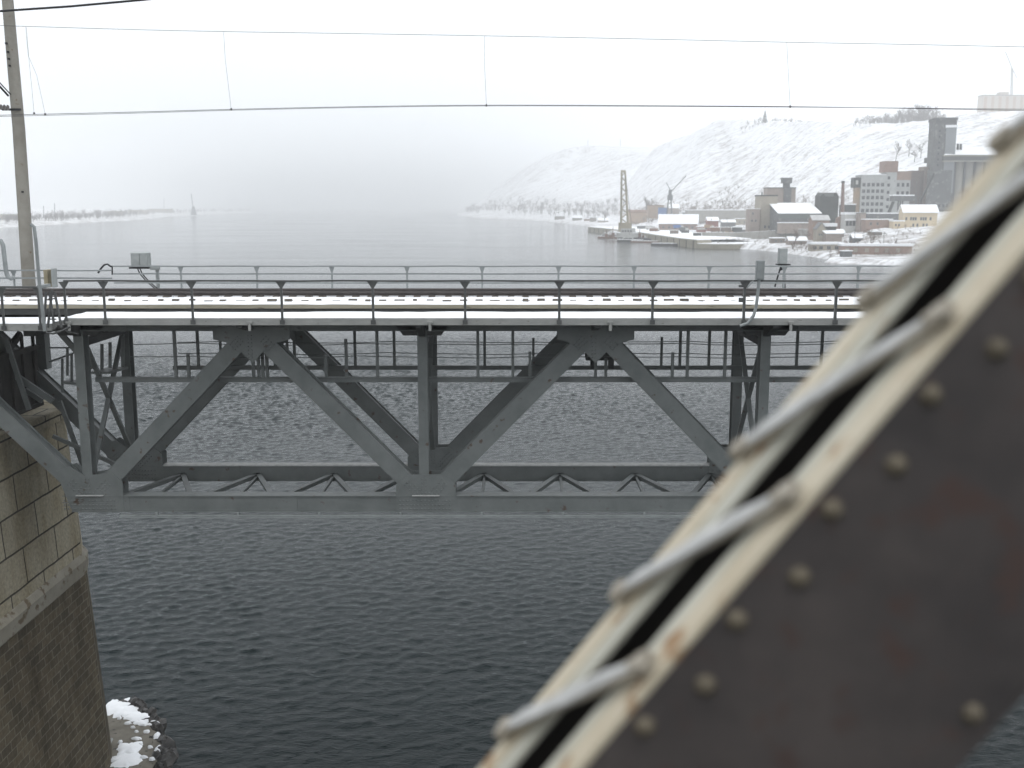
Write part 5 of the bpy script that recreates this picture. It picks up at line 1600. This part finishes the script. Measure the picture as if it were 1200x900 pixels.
# vehicles parked in the yard
def truck(label, px, py, D, mt, L=6.5, yaw=0.0):
    p = on_y(px, py, D); p.z = max(p.z, 4.3)
    r = empty('truck', p, label, 'truck', 'trucks parked in the harbour yard', yaw)
    M = Matrix.Translation(p) @ Matrix.Rotation(yaw, 4, 'Z')
    def mk(fn, nm, mtl):
        m = MB(); fn(m); m.v = [tuple(M @ Vector(v)) for v in m.v]; return m.build(nm, mtl, r)
    mk(lambda m: m.box((-L / 2, -1.2, .8), (L * .2, 1.2, 2.9)), 'body', mt)
    mk(lambda m: m.prism([(L * .22, -1.15, .7), (L * .5, -1.15, .7), (L * .5, -1.15, 1.7), (L * .43, -1.15, 2.5), (L * .22, -1.15, 2.5)], (0, 2.3, 0)), 'cab', SHIPW)
    for x in (-L * .32, L * .34):
        for s in (-1.2, .9): mk(lambda m: m.tube([(x, s, .5), (x, s + .3, .5)], .5, 10), 'wheel', HULL)
for t in (('blue truck parked in front of the brick warehouse', 795, 268.5, 735, BLUE, 7, .1), ('white truck parked left of the brick warehouse', 762, 269, 800, SHIPW, 7, .3), ('grey truck beside the blue one in the yard', 801, 271.5, 700, GREYC, 6, -.2),
          ('rusty truck on the snowy quay near the floating crane', 768, 272.5, 770, RUST, 6, .2), ('orange truck parked behind the kiosk', 831, 268.5, 720, ORANGE, 6.5, 0)):
    truck(*t)

# --- on the plateau: flats and tower crane
fl, mk, w, h = house('apartment_block', 'long pale apartment block with vertical beige stripes on the hilltop', 'apartment block', 1150, 1240, 112, 140, 1500, 16, W('pale_panel', (.42, .37, .31), (.38, .34, .29)), roofm=GREYC, roofh=1.0)
for i in range(11): mk(lambda m: m.box((-w / 2 + 2 + i * 10, -.15, 0), (-w / 2 + 6 + i * 10, -.02, h * .96)), 'balcony_stack', W('tan_panel', (.36, .26, .18)) if i == 0 else MATS['tan_panel'])
mk(lambda m: m.box((-w / 2 + 24, 1, h + 1), (-w / 2 + 36, 12, h + 5)), 'roof_house', MATS['pale_panel'])
tc = empty('tower_crane', on_y(1185, 140, 1560), 'thin grey tower crane rising over the hilltop flats', 'crane')
m = MB()
b0, b1 = on_y(1185, 142, 1560), on_y(1186, 80, 1560)
for sx in (-1, 1):
    for sy in (-1, 1): m.tube([b0 + Vector((sx * 1.3, sy * 1.3, -8)), b1 + Vector((sx * .9, sy * .9, 0))], .3, 4)
for i in range(22): m.bar(b0.lerp(b1, i / 22) + Vector((-1.2 if i % 2 else 1.2, -1.2, 0)), b0.lerp(b1, (i + 1) / 22) + Vector((1.0 if i % 2 else -1.0, -1.0, 0)), .25, .25)
m.build('tower', CRANEG, tc)
m = MB(); m.tube([b1, on_y(1178, 60, 1560), ], .5, 4); m.tube([b1, on_y(1192, 92, 1560)], .4, 4); m.build('jib', CRANEG, tc)
for i, (px, pt, pb, lb) in enumerate(((689, 164, 176, 'left'), (727, 163, 176, 'right'))):
    D = 2560; p = on_y(px, pb, D); g0 = ground(p.x, p.y, p.z)
    m = MB(); m.tube([(p.x, p.y, min(g0, p.z) - 1), on_y(px, pt - (0), D)], .5, 5); m.bar(on_y(px - .9, pt + 2.2, D), on_y(px + .9, pt + 2.2, D), .5, .5)
    tag(m.build('power_pole', CRANEG, None, (p.x, p.y, g0)), 'faint %s power pole standing on the far hill crest' % lb, 'pole', 'poles on the far crest')

# ================================================================== TREES
def tree_mb(seed, h=14, spread=.5, levels=4, trunk=.22, upright=.6, thick=1.0):
    r = random.Random(seed)
    tr, cr = MB(), MB()

    def grow(p, d, L, rad, lev):
        n = 3
        pts = [p]
        dd = d.copy()
        for i in range(n):
            dd = (dd + Vector((r.uniform(-.18, .18), r.uniform(-.18, .18), r.uniform(-.05, .12) * upright))).normalized()
            pts.append(pts[-1] + dd * L / n)
        (tr if lev == 0 else cr).tube(pts, rad, 5 if lev == 0 else 3, r2=rad * .5, caps=False)
        if lev >= levels: return
        k = r.randint(4, 6) if lev == 0 else r.randint(3, 5)
        for i in range(k):
            f = r.uniform(.35, 1) if lev == 0 else r.uniform(.2, 1)
            seg = min(n - 1, int(f * n)); q = pts[seg].lerp(pts[seg + 1], f * n - seg)
            a = r.uniform(0, 2 * math.pi)
            side = Vector((math.cos(a), math.sin(a), r.uniform(.1, .8) * upright))
            nd = (dd * (1 - spread) + side * spread).normalized()
            grow(q, nd, L * r.uniform(.42, .66), max(rad * .5, .028 * thick), lev + 1)
    grow(Vector((0, 0, -.4)), Vector((0, 0, 1)), h * .62, trunk, 0)
    return tr, cr


PROTO = []
for i, (h, sp, up_) in enumerate(((13, .55, .6), (16, .42, 1.0), (11, .62, .5), (18, .34, 1.3))):
    tr, cr = tree_mb(100 + i, h, sp, 4, .2 + .01 * h, up_, 1.5)
    PROTO.append((tr, cr, h))


def tree_thing(name, label, px, py, D, kind, scale, rz, group=None, mt=BARK, usez=False):
    p = on_y(px, py, D)
    z = p.z if usez else ground(p.x, p.y, p.z)
    r = empty(name, (p.x, p.y, z - .2), label, 'tree', group, rz)
    for nm, mb_ in (('trunk', PROTO[kind][0]), ('crown', PROTO[kind][1])):
        key = (nm, kind, mt.name)
        if key not in TM:
            o = MB(); o.v, o.f, o.m, o.sm = mb_.v, mb_.f, mb_.m, mb_.sm
            oo = o.build(nm, mt)
            TM[key] = oo.data
            oo.parent = r
        else:
            oo = bpy.data.objects.new(nm, TM[key]); COL.objects.link(oo); oo.parent = r
    r.scale = (scale, scale, scale)
    return r


TM = {}
tree_thing('bare_tree', 'slim bare tree on the bank right below the long workshop', 931, 284, 520, 1, .62, .3, mt=BARKB)
tree_thing('bare_tree', 'round bare tree on the snowy slope above the right garages', 1021, 282, 470, 0, .78, 1.2, mt=BARKB)
tree_thing('bare_tree', 'broad bare tree close behind the left garage roofs', 945, 278, 545, 2, .7, 2.0, mt=BARKB)
tree_thing('bare_tree', 'thin bare sapling near the right end of the garages', 1047, 287, 450, 3, .35, .9, mt=BARKB)
tree_thing('poplar', 'tallest bare poplar on the hillside behind the brick stair tower', 1049, 200, 960, 1, 1.25, 0, 'poplars behind the mill')
tree_thing('poplar', 'second bare poplar between the stair tower and the elevator tower', 1064, 198, 965, 1, 1.1, 2, 'poplars behind the mill')
tree_thing('poplar', 'bushy bare poplar close left of the elevator tower', 1078, 200, 940, 0, 1.2, 4, 'poplars behind the mill')
tree_thing('poplar', 'low wide bare tree between the poplars behind the mill', 1071, 202, 935, 2, 1.2, 5, 'poplars behind the mill')
tree_thing('bare_tree', 'tall bare tree at the hill toe right of the floating crane', 756, 256, 1080, 1, 1.6, 1)
tree_thing('bare_tree', 'bare tree at the hill toe beside the ochre shed', 763, 254, 1075, 0, 1.5, 2)
tree_thing('bare_tree', 'spreading bare tree at the hill toe left of the floating crane', 708, 258, 1250, 2, 1.5, 3)
# fir on the skyline
p = on_y(896, 147, 1420); gz = ground(p.x, p.y, p.z)
fr = empty('fir_tree', (p.x, p.y, gz - .3), 'single dark pointed fir standing above the hilltop shrubs', 'tree')
ztop = on_y(896, 129.5, 1420).z
m = MB(); m.tube([(p.x, p.y, gz - .3), (p.x, p.y, ztop - 2)], .35, 6); m.build('trunk', BARK, fr)
m = MB(); rr = random.Random(4)
hh = ztop - gz
for i in range(340):
    f = rr.random() ** .8
    z = gz + 1 + f * (hh - 1); rad = (1 - f) * hh * .26 + .2
    a = rr.uniform(0, 6.28); ln = rad * rr.uniform(.6, 1.05)
    e_ = Vector((p.x + math.cos(a) * ln, p.y + math.sin(a) * ln, z - ln * .25))
    o_ = Vector((p.x, p.y, z + .25)); sd2 = Vector((-math.sin(a), math.cos(a), 0)) * (.35 + .25 * ln)
    m.add([o_, e_ + sd2, e_ + Vector((math.cos(a) * .6, math.sin(a) * .6, -.3)), e_ - sd2], [(0, 1, 2), (0, 2, 3)])
m.build('crown', FIRM, fr)


# woods and brush that read as one mass
def scatter(name, spots, mt, seed, levels=3, kinds=4, hrange=(9, 15), thick=2.0, spread=.5):
    r = random.Random(seed)
    protos = []
    for k in range(kinds):
        tr, cr = tree_mb(seed * 10 + k, 10, spread * r.uniform(.8, 1.15), levels, .22, r.uniform(.5, 1.1), thick)
        v = np.array(tr.v + cr.v); f = tr.f + [tuple(i + len(tr.v) for i in q) for q in cr.f]
        f = np.array([q for q in f if len(q) == 4])
        protos.append((v, f))
    VV, FF = [], []
    off = 0
    for (x, y, z, hgt) in spots:
        v, f = protos[r.randrange(kinds)]
        a = r.uniform(0, 6.28); s = hgt / 10
        c, s_ = math.cos(a) * s, math.sin(a) * s
        w = np.stack([v[:, 0] * c - v[:, 1] * s_ + x, v[:, 0] * s_ + v[:, 1] * c + y, v[:, 2] * s + z], -1)
        VV.append(w); FF.append(f + off); off += len(v)
    V = np.vstack(VV); Q = np.vstack(FF)
    me = bpy.data.meshes.new(name)
    me.vertices.add(len(V)); me.vertices.foreach_set('co', V.astype(np.float32).ravel())
    me.loops.add(Q.size); me.loops.foreach_set('vertex_index', Q.astype(np.int32).ravel())
    me.polygons.add(len(Q))
    me.polygons.foreach_set('loop_start', np.arange(0, Q.size, 4, dtype=np.int32))
    me.polygons.foreach_set('loop_total', np.full(len(Q), 4, np.int32))
    me.update(calc_edges=True)
    me.materials.append(mt)
    o = bpy.data.objects.new(name, me); COL.objects.link(o)
    o['kind'] = 'stuff'
    return o


def spots_px(n, pxr, D, hr, seed, pyfun=None):
    r = random.Random(seed); out = []
    for i in range(n):
        px = r.uniform(*pxr); Dd = r.uniform(*D)
        x = (px - 600) / F * Dd
        out.append((x, Dd, ground(x, Dd, 4) - .3, r.uniform(*hr) if not callable(hr) else hr(px, r)))
    return out


def wood_h(px, r):
    # outline of the hilltop wood: rises from the left to a dome near px 1065, falls to the right
    return max(6, 9 + 15 * math.exp(-((px - 1063) / 30) ** 2)) * r.uniform(.45, 1.15)


tag(scatter('hilltop_wood', spots_px(210, (990, 1108), (1180, 1320), wood_h, 3), BARK, 31, 4, thick=1.0), 'grey mass of bare winter trees along the hilltop behind the elevator tower', 'wood')
tag(scatter('hilltop_shrubs', spots_px(90, (862, 1000), (1395, 1440), (4, 8), 5), BARK, 32, 4, thick=1.1), 'thin grey line of bare shrubs on the crest left of the hilltop wood', 'shrubs')
def toe_spots(n, seed, ya, yb, ta, tb, hr):
    """along the foot of the hill, between the stations' toe lines"""
    r = random.Random(seed); S = np.array(ST_, float)[1:]
    out = []
    tries = 0
    while len(out) < n and tries < n * 30:
        tries += 1
        i = r.randrange(len(S) - 1); t = r.random()
        mid = S[i, 2] * (1 - t) + S[i + 1, 2] * t; toe = S[i, 3] * (1 - t) + S[i + 1, 3] * t
        f = r.uniform(ta, tb); p = mid * (1 - f) + toe * f
        if ya < p[1] < yb: out.append((p[0], p[1], ground(p[0], p[1], p[2]) - .3, r.uniform(*hr)))
    return out
tag(scatter('headland_brush', toe_spots(330, 8, 1500, 3100, .0, 1.25, (7, 17)), BARK, 33, 3, thick=2.0), 'grey leafless brush along the foot of the far headland', 'brush')
tag(scatter('slope_brush', toe_spots(210, 9, 860, 1500, .75, 1.1, (3, 8)), BARKB, 34, 3, thick=1.6), 'brownish leafless brush along the foot of the near slope', 'brush')
def bank_spots(n, seed):
    r = random.Random(seed); out = []
    while len(out) < n:
        px = r.uniform(925, 1075); py = r.uniform(266, 300)
        D = 560 - (py - 266) * 4.0
        x = (px - 600) / F * D
        if r.random() < .5 + .5 * float(vnoise(px / 14, py / 5, 4)) - .25: out.append((x, D, ground(x, D, 4) - .1, r.uniform(1.2, 3.2)))
    return out
tag(scatter('bank_brush', bank_spots(240, 10), BARKB, 35, 3, thick=1.6, spread=.65), 'low brown brush dotting the snowy bank above the garages', 'brush')
def slope_spots(n, seed):
    r = random.Random(seed); S = np.array(ST_, float)[1:]; out = []
    while len(out) < n:
        i = r.randrange(len(S) - 1); t = r.random()
        a = S[i, 3] * (1 - t) + S[i + 1, 3] * t; b = S[i, 4] * (1 - t) + S[i + 1, 4] * t
        p = a.lerp(b, 0) if False else a + (b - a) * r.random()
        if float(vnoise(p[0] / 60, p[1] / 60, 6)) > .5: out.append((p[0], p[1], ground(p[0], p[1], p[2]) - .2, r.uniform(1.2, 3.2)))
    return out
tag(scatter('slope_scrub', slope_spots(200, 12), BARK, 36, 2, thick=2.0, spread=.6), 'tiny dark scrub plants dotted over the snowy cliff slope', 'scrub')

# --- left bank: wood strip, sheds, poles, crane, far away in the haze
def left_spots(n, seed, fr, dr, hr):
    r = random.Random(seed); out = []
    for i in range(n):
        k = r.uniform(*fr) * (len(LEFT_SHORE) - 1)
        p = LEFT_SHORE[int(k)]; d = r.uniform(*dr)
        out.append((p[0] - d, p[1] + d * .15, 2.8, r.uniform(*hr)))
    return out
tag(scatter('riverside_wood', left_spots(420, 14, (.1, .55), (14, 90), (7, 14)), BARK, 37, 3, thick=1.6), 'hazy grey wood along the far left river bank', 'wood')
tag(scatter('distant_wood', left_spots(260, 15, (.5, 1.0), (20, 160), (8, 16)), BARK, 38, 3, thick=2.5), 'very faint wood farther down the left river bank', 'wood')
for i, (px, pt, pb, D) in enumerate(((64, 238, 254, 1700), (192, 232, 246, 2800), (51, 241, 252, 1650))):
    m = MB(); p = on_y(px, pb, D); m.tube([(p.x, p.y, 2), on_y(px, pt, D)], .8, 6, r2=.5)
    tag(m.build('chimney_pole', CRANEG, None, (p.x, p.y, 2)), ('thick faint pole standing above the left bank wood', 'faint far pole right of the middle of the left bank', 'short faint pole beside the thick one on the left bank')[i], 'pole', 'poles on the left bank')
cr_ = empty('quay_crane', on_y(225, 249, 2700), 'faint crane with leaning jib on the far left bank', 'crane')
p = on_y(226, 249, 2700); m = MB(); m.prism([(p.x - 6, 2700, 2), (p.x + 9, 2700, 2), (p.x + 3, 2700, 24), (p.x - 1, 2700, 24)], (0, 6, 0)); m.build('portal', CRANEG, cr_)
m = MB(); m.tube([(p.x, 2703, 20), on_y(224, 227, 2700)], 1.1, 5); m.build('jib', CRANEG, cr_)
for i, (a, b, t, bt, D, lb) in enumerate(((126, 141, 247.3, 250, 2050, 'snow roofed shed at the right end of the nearer left bank wood'), (150, 170, 246, 248.5, 2400, 'long faint shed with white roof on the left bank'), (172, 200, 244.8, 247, 2700, 'longest faint white roofed shed on the left bank'), (0, 20, 251, 256, 1500, 'white roofed shed at the left picture edge on the far bank'))):
    house('bank_shed', lb, 'shed', a, b, t, bt, D, 20, BEIGE, roofh=2.2, group='sheds on the left bank', deepen=4)

# brush and clutter on the flat between the works and the river
def flat_spots(n, seed, pxr, pyr, hr, D0, dD):
    r = random.Random(seed); out = []
    while len(out) < n:
        px, py = r.uniform(*pxr), r.uniform(*pyr)
        D = D0 - (py - pyr[0]) * dD
        if float(vnoise(px / 12, py / 3, seed)) < .45: continue
        x = (px - 600) / F * D
        out.append((x, D, ground(x, D, 4) - .1, r.uniform(*hr)))
    return out
tag(scatter('yard_brush', flat_spots(150, 21, (845, 960), (270, 292), (1.2, 3.0), 690, 7.0), BARKB, 39, 3, thick=1.6, spread=.65), 'low brown brush on the snowy flat between the beige block and the water', 'brush')
tag(scatter('toe_brush', flat_spots(170, 22, (740, 880), (236, 248), (2.5, 6.5), 1120, 14.0), BARKB, 40, 3, thick=2.6, spread=.6), 'brown brush at the hill toe behind the warehouse', 'brush')
for i, (px, py, D, L_, mt, lb) in enumerate(((766, 271, 760, 6, RUST, 'rusty scrap container at the edge of the crane quay'), (803, 269.8, 715, 5, GREYD, 'dark open crate in the yard right of the warehouse'), (846, 268, 720, 7, SHIPW, 'pale cargo container in the yard behind the concrete fence'),
                                          (856, 268.5, 715, 7, ORANGE, 'ochre cargo container in the yard behind the concrete fence'), (868, 266, 700, 8, GREYC, 'grey cargo container left of the small brick annex'), (790, 272.3, 690, 5, WOODH, 'brown timber crate near the quay edge'), (752, 267.5, 850, 7, GREYC, 'grey container behind the floating crane'))):
    p = on_y(px, py, D)
    z = max(4.3, ground(p.x, p.y, 4.0)) - .1
    r = empty('cargo_container', (p.x, p.y, z), lb, 'container', 'containers in the harbour yard', .2 * (i % 3) - .2)
    M = Matrix.Translation((p.x, p.y, z)) @ Matrix.Rotation(.2 * (i % 3) - .2, 4, 'Z')
    for nm, fn, mtl in (('body', lambda m: [m.box((-L_ / 2, -1.2, 0), (L_ / 2, 1.2, 2.6))] + [m.box((-L_ / 2 + .3 + k * .6, -1.26, .1), (-L_ / 2 + .5 + k * .6, -1.2, 2.5)) for k in range(int(L_ / .6) - 1)], mt), ('snow_cover', lambda m: m.box((-L_ / 2, -1.2, 2.603), (L_ / 2, 1.2, 2.9)), SNOW)):
        m = MB(); fn(m); m.v = [tuple(M @ Vector(v)) for v in m.v]; m.build(nm, mtl, r)

# poles, wagons, heaps and lean-tos that fill the works and the harbour yard
POLE = mat('grey_pole', (.12, .115, .11), .8)
for i, (px, pt, pb, D, lb) in enumerate(((834, 256, 270, 720, 'thin pole in the yard right of the red kiosk'), (852, 255, 271, 700, 'thin pole above the right end of the concrete fence'), (872, 262, 280, 640, 'thin pole by the left corner of the small brick annex'),
                                        (921, 268, 286, 560, 'thin pole on the bank below the long workshop'), (941, 262, 280, 560, 'thin pole before the right end of the long workshop'), (1002, 268, 288, 490, 'thin pole above the middle of the garages'), (1036, 272, 291, 470, 'thin pole above the right garages'), (758, 252, 268, 850, 'thin pole between the floating crane and the warehouse'))):
    p = on_y(px, pb, D); z = max(p.z, 3) - 4
    m = MB(); m.tube([(p.x, D, z), on_y(px, pt, D)], .16, 5, r2=.1); t = on_y(px, pt, D); m.bar(t + Vector((-1.0, 0, -.6)), t + Vector((1.0, 0, -.6)), .15, .15)
    tag(m.build('utility_pole', POLE, None, (p.x, D, z)), lb, 'pole', 'poles in the works yard')
for i, (a, b, t, bt, D, mt, rf, lb) in enumerate((
    (836, 846, 261.5, 266, 745, PINK, 'flat', 'low pale store right of the dark red shed'), (846, 862, 258, 264, 790, GREYC, 'gable', 'low grey gabled store in the yard left of the brick annex'), (862, 877, 255, 262, 800, BEIGE, 'flat', 'flat beige store behind the small brick annex'),
    (905, 921, 264, 270, 560, WOODH, 'flat', 'dark wooden lean-to along the foot of the long workshop'), (925, 946, 268, 273, 535, PINK, 'gable', 'low pinkish hut row on the bank below the long workshop'), (978, 990, 262, 268, 560, WOODH, 'gable', 'dark wooden shed at the foot of the brick chimney'),
    (1022, 1034, 268, 272.5, 530, WOODH, 'flat', 'tiny dark shed on the slope below the low brick row'), (1000, 1012, 270, 275, 520, GREYC, 'gable', 'tiny grey gabled hut below the glazed office'), (797, 806, 250, 256, 930, RUST, 'flat', 'rusty shed at the foot of the harbour crane'), (812, 830, 252, 257, 880, PINK, 'gable', 'low pinkish shed in front of the grey flat hall'))):
    house('outbuilding', lb, 'shed', a, b, t, bt, D, 6, mt, roof=rf, pitch=1.8, roofh=.5, over=.5, windows=[(.3, .5), (.7, .5)], wsize=(.9, .9), snap=True, deepen=2.5)
for i, (px, py, D, mt, lb) in enumerate(((838, 272.6, 660, RUST, 'leftmost railway wagon behind the concrete fence'), (851, 272.6, 660, WOODH, 'middle railway wagon behind the concrete fence'), (864, 272.6, 660, GREYD, 'rightmost railway wagon behind the concrete fence'))):
    p = on_y(px, py, D); z = max(ground(p.x, p.y, 4), p.z) - .1
    r = empty('freight_wagon', (p.x, p.y, z), lb, 'wagon', 'wagons behind the fence')
    for nm, bx, mtl in (('body', ((p.x - 3.0, D, z + .9), (p.x + 3.0, D + 2.6, z + 3.3)), mt), ('snow_cover', ((p.x - 3.0, D, z + 3.303), (p.x + 3.0, D + 2.6, z + 3.6)), SNOW)):
        m = MB(); m.box(*bx); m.build(nm, mtl, r)
    for dx in (-2, 2):
        m = MB(); m.tube([(p.x + dx, D - .02, z + .45), (p.x + dx, D + .12, z + .45)], .45, 10); m.build('wheel', HULL, r)
